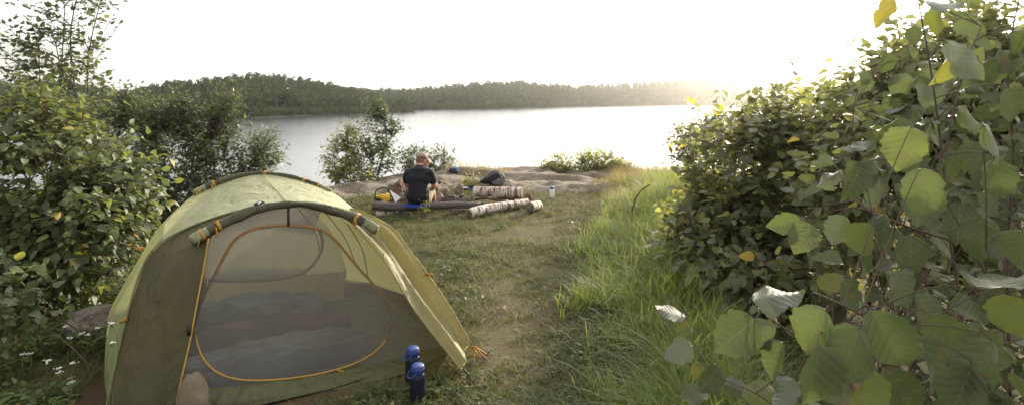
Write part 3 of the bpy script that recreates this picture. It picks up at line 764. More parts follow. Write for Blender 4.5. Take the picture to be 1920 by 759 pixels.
def near_hazel():
    base = gp(1780, 2.0)
    root = thing('hazel_bush', base, 'large-leaved hazel close on the right with serrated leaves', 'bush')
    rs = np.random.RandomState(77)
    sb, lb = MB(), MB(); nodes = []
    def stem(pts, r0, r1):
        p = cat_rom(np.array([P(*q) for q in pts]), 34); tube(sb, p, np.linspace(r0, r1, 34), 7, False); nodes.append(p)
    stem([(1840, 1100, 1.75), (1808, 640, 1.65), (1782, 450, 1.6), (1768, 300, 1.6), (1745, 130, 1.6), (1722, 5, 1.6)], .0075, .002)
    stem([(1768, 300, 1.6), (1790, 200, 1.65), (1815, 110, 1.65), (1840, 50, 1.7)], .0035, .0016)
    stem([(1860, 1080, 1.5), (1760, 690, 1.3), (1640, 605, 1.15), (1560, 562, 1.15), (1525, 548, 1.2)], .006, .002)
    stem([(1640, 605, 1.15), (1560, 640, 1.1), (1480, 620, 1.2), (1420, 575, 1.25)], .003, .0015)
    stem([(1700, 1150, 1.7), (1480, 790, 1.75), (1340, 700, 1.8), (1292, 620, 1.85), (1278, 590, 1.9)], .004, .0015)
    stem([(1780, 1000, 1.5), (1795, 620, 1.45), (1810, 560, 1.4), (1850, 520, 1.3)], .005, .002)
    stem([(1900, 1000, 1.9), (1890, 500, 1.8), (1900, 300, 1.75), (1890, 120, 1.7), (1915, -20, 1.7)], .007, .002)
    stem([(1782, 450, 1.6), (1690, 420, 1.6), (1610, 380, 1.7), (1560, 300, 1.9)], .004, .0015)
    stem([(1768, 300, 1.6), (1720, 250, 1.7), (1650, 220, 2.0), (1600, 200, 2.3)], .003, .0013)
    N = np.concatenate(nodes)
    pos, d, nn, sz = [], [], [], []
    for (px, py, L, ang, tilt, fl) in HERO:
        Y = 0.112 * 1000 / L
        Y = min(max(Y, 0.92), 2.5)
        c = P(px, py, Y); real = L * Y / FOC * 1.0
        a = math.radians(ang)
        dv = np.array([math.cos(a), (rs.rand() - .45) * 0.7, -math.sin(a)])
        dv = unit(dv)
        b = c - dv * real * 0.5
        view = unit(-c + np.array([0, 0, EYE]))
        nv = view + np.array([0, 0, 0.55 + tilt]) + rs.randn(3) * 0.42 + unit(np.cross(dv, view)) * (tilt * 2.0 * (1 if rs.rand() > .5 else -1))
        if fl: nv = -nv
        pos.append(b); d.append(dv); nn.append(nv); sz.append(real)
        # petiole and twig to the nearest stem
        j = np.argmin(np.linalg.norm(N - b, axis=1) + 0.4 * np.maximum(0, N[:, 2] - b[2]))
        pp = cat_rom(np.array([N[j], N[j] * .4 + b * .6 + [0, 0, .02], b - dv * .012, b]), 9)
        tube(sb, pp, np.linspace(.0019, .0009, 9), 5, False)
    # leafy side shoots further back in the same bush
    lows = np.array([P(1900, 1000, 1.9), P(1800, 1000, 2.0), P(1700, 1000, 2.2), P(1620, 950, 2.4), P(1960, 900, 1.8), P(1560, 900, 2.5)])
    for k in range(96):
        for _ in range(40):
            px = 1440 + 560 * rs.rand() ** .75; py = -60 + 860 * rs.rand()
            if px >= np.interp(py, [-40, 60, 150, 300, 420, 560, 800], [1760, 1740, 1670, 1610, 1570, 1500, 1400]): break
        T = P(px, py, 1.5 + 1.5 * rs.rand() ** .8)
        a = lows[np.argmin(np.abs(lows[:, 0] - T[0]) + .6 * np.abs(lows[:, 1] - T[1]) + .25 * rs.rand(len(lows)))]
        nd = N[np.argmin(np.linalg.norm(N - T, axis=1) + 1.0 * np.maximum(0, N[:, 2] - T[2] + .1))]
        if np.linalg.norm(nd - T) < .6: a = nd
        L = np.linalg.norm(T - a)
        p = branch_path(a, T, 16, .06, rs, .05)
        tube(sb, p, np.linspace(.0014 + .0022 * min(L, 1.5), .0011, 16), 5, False)
        reach = min(L * .85, .75); m = max(6, int(reach / .055))
        for li in range(m):
            tq = (1 - reach / L * (1 - li / (m - 1))) * 15; i = min(int(tq), 14); b = p[i] + (p[i + 1] - p[i]) * (tq - i)
            td = unit(p[i + 1] - p[i]); sd = unit(np.cross(td, [0, .4, 1])) * (1 if li % 2 else -1)
            pd = unit(td * .5 + sd + rs.randn(3) * .3 + [0, 0, .1]); e = b + pd * (.012 + .012 * rs.rand())
            tube(sb, np.array([b, e]), .0008, 4)
            dv = unit(td * .35 + sd * .75 + rs.randn(3) * .35 + [0, 0, -.55]); nv = unit(np.array([0, -.45, .85]) + rs.randn(3) * .5)
            if rs.rand() < .14: nv = -nv
            pos.append(e); d.append(dv); nn.append(nv); sz.append((.055 + .05 * rs.rand()))
    pos, d, nn, sz = map(np.array, (pos, d, nn, sz))
    yel = np.zeros(len(pos), bool); yel[[1, 3, 6, 13, 33, 34, 38, 40, 54]] = True
    place_leaves(lb, T_NEAR, pos[~yel], d[~yel], nn[~yel], sz[~yel])
    yb = MB(); place_leaves(yb, T_NEAR, pos[yel], d[yel], nn[yel], sz[yel])
    yb.build('foliage', M['leaf_yellow'], root, True, 'yellowing leaves scattered among the green ones')
    sb.build('stems', M['twig'], root); lb.build('foliage', M['leaf_near'], root)
near_hazel()

# ------------------------------------------------------------------ grasses
def blades(mb, x, y, h, wd, lean, rs, segs=4, zf=None, bend=1.0):
    n = len(x); z = np.array([floor_z(a, b) for a, b in zip(x, y)]) if zf is None else zf
    a = rs.rand(n) * 6.283; ln = lean * (0.3 + 0.9 * rs.rand(n))
    dx, dy = np.cos(a) * ln, np.sin(a) * ln
    wx, wy = -np.sin(a + rs.randn(n) * .4), np.cos(a + rs.randn(n) * .4)
    V = np.zeros((n, segs + 1, 2, 3))
    for i in range(segs + 1):
        t = i / segs
        w = wd * (1 - t ** 1.6) * 0.5 + 0.0004
        cx = x + dx * h * t ** 1.8; cy = y + dy * h * t ** 1.8
        cz = z - 0.01 + h * (t - bend * 0.42 * ln * t ** 2.4)
        for s in (0, 1):
            k = (s * 2 - 1)
            V[:, i, s, 0] = cx + wx * w * k; V[:, i, s, 1] = cy + wy * w * k; V[:, i, s, 2] = cz
    base = (np.arange(n) * (segs + 1) * 2)[:, None]
    i = np.arange(segs)[None] * 2
    Q = np.stack([base + i, base + i + 1, base + i + 3, base + i + 2], -1).reshape(-1, 4)
    mb.add(V.reshape(-1, 3), Q)

rs = np.random.RandomState(3)
TENT_POLY = np.array([[-2.2, 2.5], [-1.2, 2.75], [-0.25, 3.35], [-0.35, 3.9], [-1.2, 5.2], [-3.0, 4.6]])
def in_poly(x, y, poly):
    c = np.zeros(len(x), bool); j = len(poly) - 1
    for i in range(len(poly)):
        xi, yi = poly[i]; xj, yj = poly[j]
        k = ((yi > y) != (yj > y)) & (x < (xj - xi) * (y - yi) / (yj - yi + 1e-12) + xi)
        c ^= k; j = i
    return c
# short trodden grass
def patch_noise(x, y): return fbm(x, y, 0.75, 2.0, 3)
n = 190000
y = 2.3 + (12.3 - 2.3) * rs.rand(n) ** 1.35; x = (rs.rand(n) * 2 - 1) * 0.55 * y + 0.0
x = np.where(rs.rand(n) < 0.12, -2.2 - 2.2 * rs.rand(n), x)
pn = patch_noise(x, y)
path = sum(np.exp(-((x - a) / w) ** 2 - ((y - b) / (w * 1.3)) ** 2) * k for a, b, w, k in ((-.14, 4.8, .42, 1), (-.26, 3.25, .40, 1), (.13, 6.6, .40, .9), (-.02, 3.9, .30, .9), (-.75, 6.0, .5, .6), (.45, 5.4, .3, .5)))
keep = (pn + 0.5 * fbm(x, y, 4.0, 44.0, 2) - 0.46 * path + 0.35 * rs.rand(n) > 0.0) & ~in_poly(x, y, TENT_POLY)
rk = np.array([rock_z(a, b) > gz(a, b)[0] + 0.012 if (rx[0] < a < rx[-1] and ry[0] < b < ry[-1]) else False for a, b in zip(x, y)])
keep &= ~rk
x, y = x[keep], y[keep]
mb = MB(); blades(mb, x, y, 0.025 + 0.075 * rs.rand(len(x)) ** 2, 0.0048, 1.1, rs, 3)
n = 6000
ty = 2.3 + 9.0 * rs.rand(n) ** 1.4; tx = (rs.rand(n) * 2 - 1) * 0.56 * ty
tp_ = sum(np.exp(-((tx - a) / w) ** 2 - ((ty - b) / (w * 1.3)) ** 2) * k for a, b, w, k in ((-.14, 4.8, .42, 1), (-.26, 3.25, .40, 1), (.13, 6.6, .40, .9), (-.02, 3.9, .30, .9)))
kk = (patch_noise(tx * 1.7, ty * 1.7) + .5 * rs.rand(n) - .3 * tp_ > .05) & ~in_poly(tx, ty, TENT_POLY)
kk &= np.array([floor_z(a, b) <= gz(a, b)[0] + .01 for a, b in zip(tx, ty)])
tx, ty = tx[kk], ty[kk]; m = 16
sp = 0.02 + .05 * rs.rand(len(tx))
X = np.repeat(tx, m) + rs.randn(len(tx) * m) * np.repeat(sp, m); Y2 = np.repeat(ty, m) + rs.randn(len(tx) * m) * np.repeat(sp, m)
blades(mb, X, Y2, (0.04 + .085 * rs.rand(len(X))) * np.repeat(.6 + .7 * rs.rand(len(tx)), m), .0058, 1.25, rs, 4)
n = 16000
X = np.where(rs.rand(n) < .35, -3.4 + 1.5 * rs.rand(n), 1.6 + 8 * rs.rand(n)); Y2 = np.where(X < 0, 2.3 + 2.6 * rs.rand(n), 1.5 + 10 * rs.rand(n))
k = (fbm(X, Y2, 2.0, 52.0, 2) + .5 * rs.rand(n) > .1) & ~in_poly(X, Y2, TENT_POLY); X, Y2 = X[k], Y2[k]
blades(mb, X, Y2, .05 + .13 * rs.rand(len(X)), .0048, 1.2, rs, 4)
tag(mb.build('short_grass', M['grass_short']), 'short trodden grass over the clearing', 'grass', kind='stuff')
# tall green grass on the right of the path
n = 24000
y = 2.2 + 8.2 * rs.rand(n) ** 1.2
lo_ = np.interp(y, [2.2, 2.9, 4, 5.5, 7, 9, 10.5], [0.46, 0.50, 0.56, 0.72, 1.08, 1.7, 2.1]); hi_ = np.interp(y, [2.2, 2.9, 4, 5.5, 7, 9, 10.5], [1.15, 1.25, 1.55, 1.85, 2.4, 2.9, 3.3])
u = rs.rand(n); x = lo_ + (hi_ - lo_) * u + 0.30 * fbm(np.zeros(n), y, 1.3, 8.0, 2) * (u < .45) - .22 * rs.rand(n) ** 3 * (u < .3)
tuft = fbm(x, y, 2.2, 30.0, 2)
k = tuft + 0.35 * rs.rand(n) > 0.07; x, y, u = x[k], y[k], u[k]
mb = MB(); blades(mb, x, y, (0.14 + 0.34 * rs.rand(len(x))) * (0.40 + 0.85 * np.clip(u * 1.9, 0, 1)), 0.0040 + .0090 * rs.rand(len(x)) ** 2.2, 1.0, rs, 6)
tag(mb.build('tall_grass', M['grass_tall']), 'tall bright green grass between the path and the right thicket', 'grass', kind='stuff')
# dry straw-coloured grass at the far right of the clearing
n = 13000
y = 7.2 + 4.9 * rs.rand(n); lo_ = np.interp(y, [7, 9, 12], [1.15, 1.3, 1.9]); x = lo_ + (1.9 + 0.0 * y) * rs.rand(n)
mb = MB(); blades(mb, x, y, (0.08 + 0.28 * rs.rand(n)) * np.clip((x - lo_) / .5, .25, 1), 0.0028, 0.6, rs, 4)
n = 500
x = -1.45 + 1.45 * rs.rand(n); y = 10.9 + 0.7 * rs.rand(n)
blades(mb, x, y, 0.08 + 0.20 * rs.rand(n), 0.004, 0.4, rs, 4)
tag(mb.build('dry_grass', M['grass_dry']), 'straw-coloured dry grass along the bank', 'grass', kind='stuff')
# litter: fallen bits of leaf and bark on the bare soil
n = 5200
X = (rs.rand(n) * 2 - 1); Y2 = 2.3 + 7.5 * rs.rand(n) ** 1.3; X = X * .5 * Y2
k = ~in_poly(X, Y2, TENT_POLY); X, Y2 = X[k], Y2[k]; a = rs.rand(len(X)) * 6.28
mb = MB(); place_leaves(mb, [leaf_template(2, 2, w, .4, .3, shape='ovate', seed=k) for k, w in enumerate((.5, .3, .8))], np.stack([X, Y2, gz(X, Y2) + .006], 1), np.stack([np.cos(a), np.sin(a), .25 * rs.rand(len(X))], 1), np.stack([rs.randn(len(X)) * .4, rs.randn(len(X)) * .4, np.ones(len(X))], 1), .008 + .028 * rs.rand(len(X)) ** 2)
M['litter'] = leafmat('leaf_litter', [(0.0, (0.035, 0.024, 0.017)), (0.5, (0.11, 0.07, 0.045)), (0.85, (0.19, 0.14, 0.095)), (1.0, (0.30, 0.25, 0.19))], (0.12, 0.085, 0.06), (1, 1, 1), .1, rough=.9, spec=.1)
tag(mb.build('leaf_litter', M['litter']), 'scattered brown leaf litter and bark bits on the ground', 'litter', kind='stuff')
# broad weeds
T_WEED = [leaf_template(3, 2, .55, .3, .3, shape='ovate', seed=k) for k in range(3)]
n = 5200
y = 2.3 + 9 * rs.rand(n) ** 1.3; x = np.where(rs.rand(n) < .45, -1.9 - 2.0 * rs.rand(n), (rs.rand(n) * 2 - 1) * .5 * y)
y = np.where(x < -1.9, 2.4 + 3.2 * rs.rand(n), y)
w = fbm(x, y, 1.1, 14.0, 3) + np.where(x < -1.9, 0.22, 0.0) - 0.25 * np.exp(-((x - 0.2) / 0.6) ** 2)
k = (w > 0.05) & ~in_poly(x, y, TENT_POLY)
x, y = x[k], y[k]; mb = MB()
m = 5; X = np.repeat(x, m) + rs.randn(len(x) * m) * .02; Yw = np.repeat(y, m) + rs.randn(len(x) * m) * .02
Z = np.repeat(gz(x, y), m) + 0.01 + 0.05 * rs.rand(len(X)) * np.where(X < -1.9, 2.2, 0.8)
a = rs.rand(len(X)) * 6.28
place_leaves(mb, T_WEED, np.stack([X, Yw, Z], 1), np.stack([np.cos(a), np.sin(a), .1 + .5 * rs.rand(len(X))], 1), np.stack([rs.randn(len(X)) * .3, rs.randn(len(X)) * .3, np.ones(len(X))], 1), 0.025 + 0.035 * rs.rand(len(X)))
tag(mb.build('ground_weeds', M['weed']), 'low broad-leaved weeds in the grass', 'weeds', kind='stuff')
# ------------------------------------------------------------------ tent
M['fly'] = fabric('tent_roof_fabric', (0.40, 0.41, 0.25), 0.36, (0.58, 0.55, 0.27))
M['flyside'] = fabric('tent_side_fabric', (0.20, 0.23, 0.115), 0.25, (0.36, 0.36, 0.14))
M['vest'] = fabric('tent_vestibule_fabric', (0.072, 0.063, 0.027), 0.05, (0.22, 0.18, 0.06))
M['flap'] = fabric('sunlit_flap_fabric', (0.27, 0.245, 0.12), 0.40, (0.54, 0.47, 0.20), wr=0.6)  # same cloth as the vestibule panel, sunlight painted in as a lighter colour
M['roll'] = fabric('rolled_fabric', (0.075, 0.070, 0.040), 0.05, (0.2, 0.2, 0.08), wr=1.0)
M['rolllight'] = fabric('rolled_fabric_lining', (0.24, 0.25, 0.14), 0.1, (0.3, 0.3, 0.12), wr=1.0)
M['tub'] = fabric('tent_floor_fabric', (0.085, 0.085, 0.042), 0.04, (0.1, 0.1, 0.04), wr=0.9)
M['net'] = netting('mosquito_netting', (0.215, 0.203, 0.195), 0.60)
M['netin'] = netting('inner_netting', (0.36, 0.34, 0.33), 0.55)
M['inner'] = fabric('inner_tent_fabric', (0.30, 0.27, 0.13), 0.35, (0.5, 0.44, 0.18))
M['orange'] = simple('orange_webbing', (0.36, 0.19, 0.04), 0.65, 0.2, 60)
M['piping'] = simple('brown_orange_piping', (0.20, 0.10, 0.032), 0.7, 0.25, 60)
M['zip'] = simple('orange_zip', (0.42, 0.25, 0.055), 0.6, 0.2, 80)
M['black'] = simple('black_plastic', (0.018, 0.018, 0.02), 0.45, 0.2, 30)
M['bag1'] = simple('sleeping_bag_cloth', (0.055, 0.07, 0.062), 0.6, 0.6, 5, 0.5, 9)
M['bag2'] = simple('sleeping_bag_blue_cloth', (0.085, 0.088, 0.098), 0.45, 0.5, 4, 0.5, 9)
M['bag3'] = simple('sleeping_mat_cloth', (0.10, 0.052, 0.042), 0.7, 0.3, 6, 0.3, 9)
M['tan'] = simple('tan_stone', (0.17, 0.135, 0.09), 0.8, 0.25, 7, 0.5, 18)
M['cap_blue'] = simple('blue_cap_plastic', (0.02, 0.045, 0.18), 0.4, 0.1, 20, spec=0.5)

def PL(pts): return np.array([P(*q) for q in pts])
arch1 = [(203, 795, 2.74), (204, 752, 2.76), (220, 677, 2.84), (241, 590, 2.92), (266, 508, 3.0), (292, 465, 3.05), (340, 434, 3.12), (397, 411, 3.2), (440, 398, 3.26), (490, 386, 3.32), (540, 380, 3.37), (590, 381, 3.42), (640, 390, 3.5), (676, 402, 3.56), (712, 436, 3.64), (752, 490, 3.7), (800, 560, 3.7), (838, 620, 3.65), (850, 641, 3.64)]
arch0 = [(196, 735, 3.05), (196, 680, 3.06), (202, 616, 3.12), (225, 565, 3.2), (256, 508, 3.35), (277, 467, 3.45), (307, 421, 3.6), (363, 365, 3.85), (420, 341, 3.98), (485, 326, 4.1), (550, 334, 4.15), (618, 358, 4.18), (661, 390, 4.16), (720, 444, 4.12), (775, 515, 4.06), (820, 592, 4.0), (830, 603, 3.98)]
A1, A0 = cat_rom(PL(arch1), 64), cat_rom(PL(arch0), 64)
ax = np.array([-0.57, 0.82, 0.0])
cen0 = A0.mean(0)
rear1 = A0 + ax * 0.55; rear1[:, 2] = A0[:, 2] * 0.80
rear2 = A0 + ax * 1.0 + (cen0 - A0) * 0.12; rear2[:, 2] = A0[:, 2] * 0.03
tent_base = P(520, 660, 3.49)
tent = thing('dome_tent', (tent_base[0], tent_base[1], 0.0), 'olive green dome tent pitched on the clearing with its mesh door showing', 'tent')
nz_ = lambda A, s, k, sd: A + np.stack([fbm(A[..., 0] + A[..., 2], A[..., 1], s, sd, 3) * k, fbm(A[..., 0], A[..., 1] - A[..., 2], s, sd + 3, 3) * k, fbm(A[..., 0], A[..., 1] + A[..., 2], s, sd + 6, 3) * k], -1)
roofA = np.stack([A1 * (1 - t) + A0 * t + np.array([0, 0, -0.035]) * np.sin(np.pi * t) for t in np.linspace(0, 1, 9)], 0)
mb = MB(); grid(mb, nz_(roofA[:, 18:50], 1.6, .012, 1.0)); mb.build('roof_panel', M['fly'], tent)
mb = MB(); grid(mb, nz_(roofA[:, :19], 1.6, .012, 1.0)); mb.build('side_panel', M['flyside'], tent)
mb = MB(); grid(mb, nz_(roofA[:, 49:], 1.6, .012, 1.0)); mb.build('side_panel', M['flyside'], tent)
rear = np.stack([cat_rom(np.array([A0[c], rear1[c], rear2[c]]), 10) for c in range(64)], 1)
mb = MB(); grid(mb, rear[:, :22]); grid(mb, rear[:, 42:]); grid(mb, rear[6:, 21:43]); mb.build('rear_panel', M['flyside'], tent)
# seams
mb = MB()
i1, i0 = int(np.argmax(A1[:, 2])), int(np.argmax(A0[:, 2]))
seam = roofA[:, 33] + [0, 0, .006]
sj = [int(round(k)) for k in np.linspace(i1, i0, 9)]
tube(mb, cat_rom(np.array([roofA[k, sj[k]] + [-.002, -.002, .003] for k in (0, 4, 8)]), 14), 0.0035, 6, flat=.5)
mb.build('roof_seam', M['fly'], tent); mb = MB()
tube(mb, A1[:36] + np.array([-.004, -.004, .004]), 0.006, 6)
mb.build('seam', M['flyside'], tent)
# vestibule: left panel from the front arch to its free, zipped edge
free = PL([(392, 446, 3.0), (385, 490, 2.97), (372, 560, 2.91), (357, 640, 2.84), (341, 710, 2.78), (322, 800, 2.72)])
limb = cat_rom(A1[:30], 30)
lim = cat_rom(limb[:27], 24)[::-1]; fr = cat_rom(free, 24)
midl = (lim + fr) / 2 + np.array([-.01, -.035, .0])
Av = np.stack([cat_rom(np.array([lim[i], midl[i], fr[i]]), 13) for i in range(24)], 0)
Av[..., 1] += 0.012 * np.sin(np.linspace(0, 9, 13))[None] * np.linspace(0.2, 1, 24)[:, None]
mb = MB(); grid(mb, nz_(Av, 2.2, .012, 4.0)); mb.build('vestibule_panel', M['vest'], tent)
mb = MB(); tube(mb, fr + [0, -.006, 0], 0.0045, 6); z_ = mb.build('door_zip', M['zip'], tent)
mb = MB(); c = P(357, 617, 2.85); tube(mb, np.array([c + [0, -.014, .025], c + [0, -.014, -.025]]), .010, 8); mb.build('toggle', M['black'], tent)
# vestibule: right flap pulled out to its stake
ridge = PL([(655, 391, 3.60), (690, 402, 3.62), (733, 426, 3.62), (763, 462, 3.60), (800, 512, 3.55), (842, 573, 3.47), (882, 643, 3.385)])
fre = PL([(655, 412, 3.47), (672, 430, 3.45), (700, 462, 3.42), (727, 496, 3.39), (776, 578, 3.31), (824, 641, 3.22), (867, 694, 3.13)])
back = np.stack([A1[int(k)] for k in np.linspace(43, 63, 7)])
Rg, Fe, Bk = cat_rom(ridge, 40), cat_rom(fre, 40), cat_rom(back, 40)
Af = []
for i in range(40):
    t = np.linspace(0, 1, 16)[:, None]
    row = Rg[i] * (1 - t) + Fe[i] * t
    k = i / 39
    nrm = np.array([0.55, -0.6, 0.55])
    fold = 0.030 * np.sin(t * 7.5 + k * 2.2 + 0.6) * np.sin(np.pi * t) * (0.35 + k) + 0.016 * np.sin(t * 17 - k * 5) * np.sin(np.pi * t)
    Af.append(row + nrm * (fold - 0.02 * np.sin(np.pi * t)))
Af = np.array(Af)
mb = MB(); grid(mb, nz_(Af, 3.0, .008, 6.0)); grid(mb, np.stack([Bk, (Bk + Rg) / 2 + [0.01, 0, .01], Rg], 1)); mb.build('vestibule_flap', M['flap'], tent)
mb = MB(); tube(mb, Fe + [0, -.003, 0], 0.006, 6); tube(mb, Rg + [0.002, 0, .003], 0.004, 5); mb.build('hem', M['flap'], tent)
# rolled-up doors on the two arches
def rolled(path, r, ties, name, seed):
    p = cat_rom(PL(path), 60)
    lx = np.linspace(0, 1, 60); rr = r * (1.1 - 0.35 * np.exp(-((lx - .52) / .16) ** 2) + .08 * np.sin(lx * 31) + .06 * np.sin(lx * 53 + seed))
    mb = MB(); tube(mb, p, rr, 14, True, 0.85, 0.13, seed); ro = mb.build(name, M['roll'], tent)
    for a, b in ((0, 5), (54, 59)):                        # pale ragged lining at both ends
        mb = MB(); tube(mb, p[a:b + 1] + [0, -.004, .0], rr[a:b + 1] * 1.06, 12, True, 0.85, 0.16, seed + 5)
        mb.build('lining', M['rolllight'], ro)
    for k in ties:
        d = unit(p[k + 1] - p[k - 1]); m2 = MB()
        tube(m2, np.array([p[k] - d * .009, p[k] - d * .003, p[k] + d * .003, p[k] + d * .009]), rr[k] * 1.18, 14, True, 0.9, 0.05, 9)
        u = p[k] + [0, -rr[k] * 1.15, 0]
        tube(m2, cat_rom(np.array([u, u + [.01, -.01, -.02], u + [0.004, -.008, -.055]]), 6), .004, 5)
        m2.build('tie', M['orange'], ro)
    return ro
rolled([(359, 451, 3.0), (385, 437, 3.05), (430, 414, 3.12), (480, 393, 3.22), (540, 383, 3.31), (590, 386, 3.37), (640, 400, 3.42), (680, 415, 3.42), (707, 431, 3.40)], .028, [3, 8, 51], 'rolled_door', 1)
rolled([(363, 363, 3.84), (400, 345, 3.92), (440, 332, 4.02), (485, 325, 4.10), (530, 329, 4.13), (575, 341, 4.16), (620, 359, 4.17)], .021, [2, 8, 29, 46, 53, 57], 'rolled_door', 2)
# door wall of mosquito netting with its oval zip
qa, qb, qc = P(400, 722, 2.87), P(842, 648, 3.52), P(540, 385, 3.34)
pn_ = unit(np.cross(qb - qa, qc - qa)); eye = np.array([0, 0, EYE])
def onwall(px, py, off=0.0):
    d = P(px, py, 1.0) - eye
    return eye + d * (np.dot(qa - eye, pn_) / np.dot(d, pn_)) - pn_ * off * np.sign(np.dot(d, pn_))
top = [(378, 440), (388, 428), (400, 416), (440, 401), (490, 390), (540, 384), (590, 386), (640, 398), (676, 412), (706, 442), (735, 485), (775, 545), (842, 648)]
bot = [(334, 714), (350, 717), (376, 722), (420, 724), (470, 719), (521, 711), (570, 704), (620, 696), (667, 687), (700, 681), (735, 674), (790, 660), (843, 649)]
tp = cat_rom(np.array([onwall(*q) for q in top]), 36); bt = cat_rom(np.array([onwall(*q) for q in bot]), 36)
Aw = np.stack([tp * (1 - t) + bt * t + pn_ * 0.02 * math.sin(math.pi * t) for t in np.linspace(0, 1, 16)], 0)
mb = MB(); grid(mb, nz_(Aw, 2.5, .006, 2.0)); mb.build('door_mesh', M['net'], tent)
oval = [(365, 612), (374, 574), (388, 543), (402, 517), (421, 480), (440, 450), (466, 433), (500, 425), (545, 423), (590, 428), (620, 442), (645, 470), (672, 503), (700, 534), (722, 566), (733, 595), (729, 622), (716, 645), (690, 667), (655, 684), (600, 699), (545, 708), (490, 712), (445, 710), (410, 699), (384, 676), (370, 645), (365, 612)]
ov = cat_rom(np.array([onwall(px, py, .012) for px, py in oval]), 120)
mb = MB(); tube(mb, ov[:72], np.interp(np.arange(72), [0, 12, 60, 71], [.0065, .010, .010, .0065]), 8, True, .55)
dz = mb.build('door_frame', M['piping'], tent)
mb = MB(); tube(mb, ov[70:], .006, 8, True, .6); mb.build('door_zip', M['zip'], tent)
mb = MB(); c = onwall(636, 694, .02); tube(mb, cat_rom(np.array([c + [-.02, 0, .005], c, c + [.004, 0, -.03], c + [.008, 0, -.05]]), 8), .005, 6); tube(mb, cat_rom(np.array([c, c + [.02, 0, .0], c + [.016, 0, -.022]]), 6), .004, 6); mb.build('zip_pull', M['orange'], tent)
mb = MB(); tube(mb, np.array([onwall(540, 386, .02), onwall(540, 424, .02)]), .008, 6); mb.build('hanging_strap', M['black'], tent)
mb = MB(); tube(mb, cat_rom(np.array([P(480, 384, 3.22), P(488, 379, 3.3), P(497, 383, 3.3)]), 6), .012, 7); mb.build('pole_hub', M['black'], tent)
# floor tub: dark raised hem below the netting, and floor
low = [(300, 800, 2.66), (350, 790, 2.74), (400, 775, 2.80), (460, 766, 2.86), (552, 752, 2.95), (620, 737, 3.02), (679, 722, 3.1), (757, 704, 3.2), (800, 684, 3.33), (848, 662, 3.48)]
lo2 = cat_rom(np.array([np.array([*P(*q)[:2], 0.005]) for q in low]), 36)
At = np.stack([bt * (1 - t) + lo2 * t - np.array([0, .03, 0]) * math.sin(math.pi * t) for t in np.linspace(0, 1, 9)], 0)
mb = MB(); grid(mb, nz_(At, 5.0, .018, 3.0)); mb.build('floor_tub', M['tub'], tent)
back_l, back_r = lo2[0] + ax * 1.6, lo2[-1] + ax * 1.25
mb = MB(); grid(mb, np.array([[lo2[0], lo2[18], lo2[-1]], [back_l, (back_l + back_r) / 2, back_r]]) + [0, 0, .012]); mb.build('floor', M['tub'], tent)
# inner tent seen through the netting: rear wall with a half-moon window, right wall
iw = lambda px, py: P(px, py, 3.95 + (px - 400) / 200 * 0.35)
rear_top = cat_rom(np.array([iw(390, 436), iw(440, 400), iw(500, 384), iw(560, 390), iw(610, 420), iw(640, 470)]), 20)
arcp = cat_rom(np.array([iw(392, 524), iw(440, 526), iw(500, 524), iw(545, 518), iw(580, 503), iw(601, 475), iw(606, 450), iw(598, 428)]), 20)
mb = MB(); tube(mb, arcp + [0, -.012, 0], .011, 6, True, .5); mb.build('window_frame', M['piping'], tent)
bl = cat_rom(np.array([iw(380, 620), iw(640, 590)]), 20)
lowrim = cat_rom(np.array([iw(388, 524), iw(440, 526), iw(500, 524), iw(545, 518), iw(600, 512), iw(650, 508)]), 20)
mb = MB(); grid(mb, np.stack([rear_top, lowrim], 0)); mb.build('rear_window_mesh', M['netin'], tent)
mb = MB(); grid(mb, np.stack([lowrim, bl], 0)); mb.build('inner_rear_wall', M['inner'], tent)
inr = np.stack([A1[46:62] * .97 + np.array([*tent_base[:2], 0]) * .03 + ax * .05, A0[46:62] * .95 + np.array([tent_base[0] - .2, tent_base[1] + .4, 0]) * .05], 0)
mb = MB(); grid(mb, inr); mb.build('inner_side_wall', M['inner'], tent)
for a, b in (((560, 392, 3.6), (600, 470, 4.1)), ((610, 398, 3.62), (668, 500, 3.85)), ((652, 420, 3.62), (690, 520, 3.75))):
    mb = MB(); pp = cat_rom(np.array([P(*a), (P(*a) + P(*b)) / 2 + [.03, 0, .01], P(*b)]), 10); tube(mb, pp, .004, 6); mb.build('seam', M['inner'], tent)
# orange tabs on the fly and the guy-out loop
def tab(px, py, Y, dx, dzv):
    c = P(px, py, Y); mb = MB()
    tube(mb, np.array([c, c + np.array([dx * .5, -.01, dzv * .5]), c + np.array([dx, -.012, dzv])]), [.013, .011, .007], 6, True, .35)
    mb.build('guy_tab', M['orange'], tent)
tab(271, 466, 3.04, -.04, .005); tab(238, 596, 2.9, -.03, -.02); tab(797, 513, 3.54, .06, -.002); tab(884, 650, 3.37, .03, -.02)
mb = MB(); tube(mb, cat_rom(np.array([P(868, 690, 3.12), P(885, 712, 3.05), P(905, 738, 2.97), P(921, 757, 2.91)]), 10), .006, 6, True, .5); mb.build('stake_strap', M['black'], tent)
mb = MB(); q0 = P(884, 650, 3.37); q1 = np.array([P(914, 668, 3.42)[0], 3.42, .012])
tube(mb, cat_rom(np.array([q0, (q0 + q1) / 2 + [0, 0, .012], q1]), 8), .0045, 6)
tube(mb, cat_rom(np.array([q0, q0 + [.03, -.02, .01], q0 + [.06, -.03, -.03], q0 + [.085, -.02, -.055], q1 + [0, -.05, .0]]), 10), .005, 6)
tube(mb, cat_rom(np.array([q0, q0 + [.02, -.02, -.02], q0 + [.01, -.03, -.045], q0 + [.04, -.035, -.03], q0]), 10), .006, 6)
mb.build('guy_line', M['orange'], tent)
mb = MB(); tube(mb, np.array([q1 + [.01, .0, .03], q1 + [-.03, 0, -.05]]), .004, 6); mb.build('tent_peg', M['black'], tent)

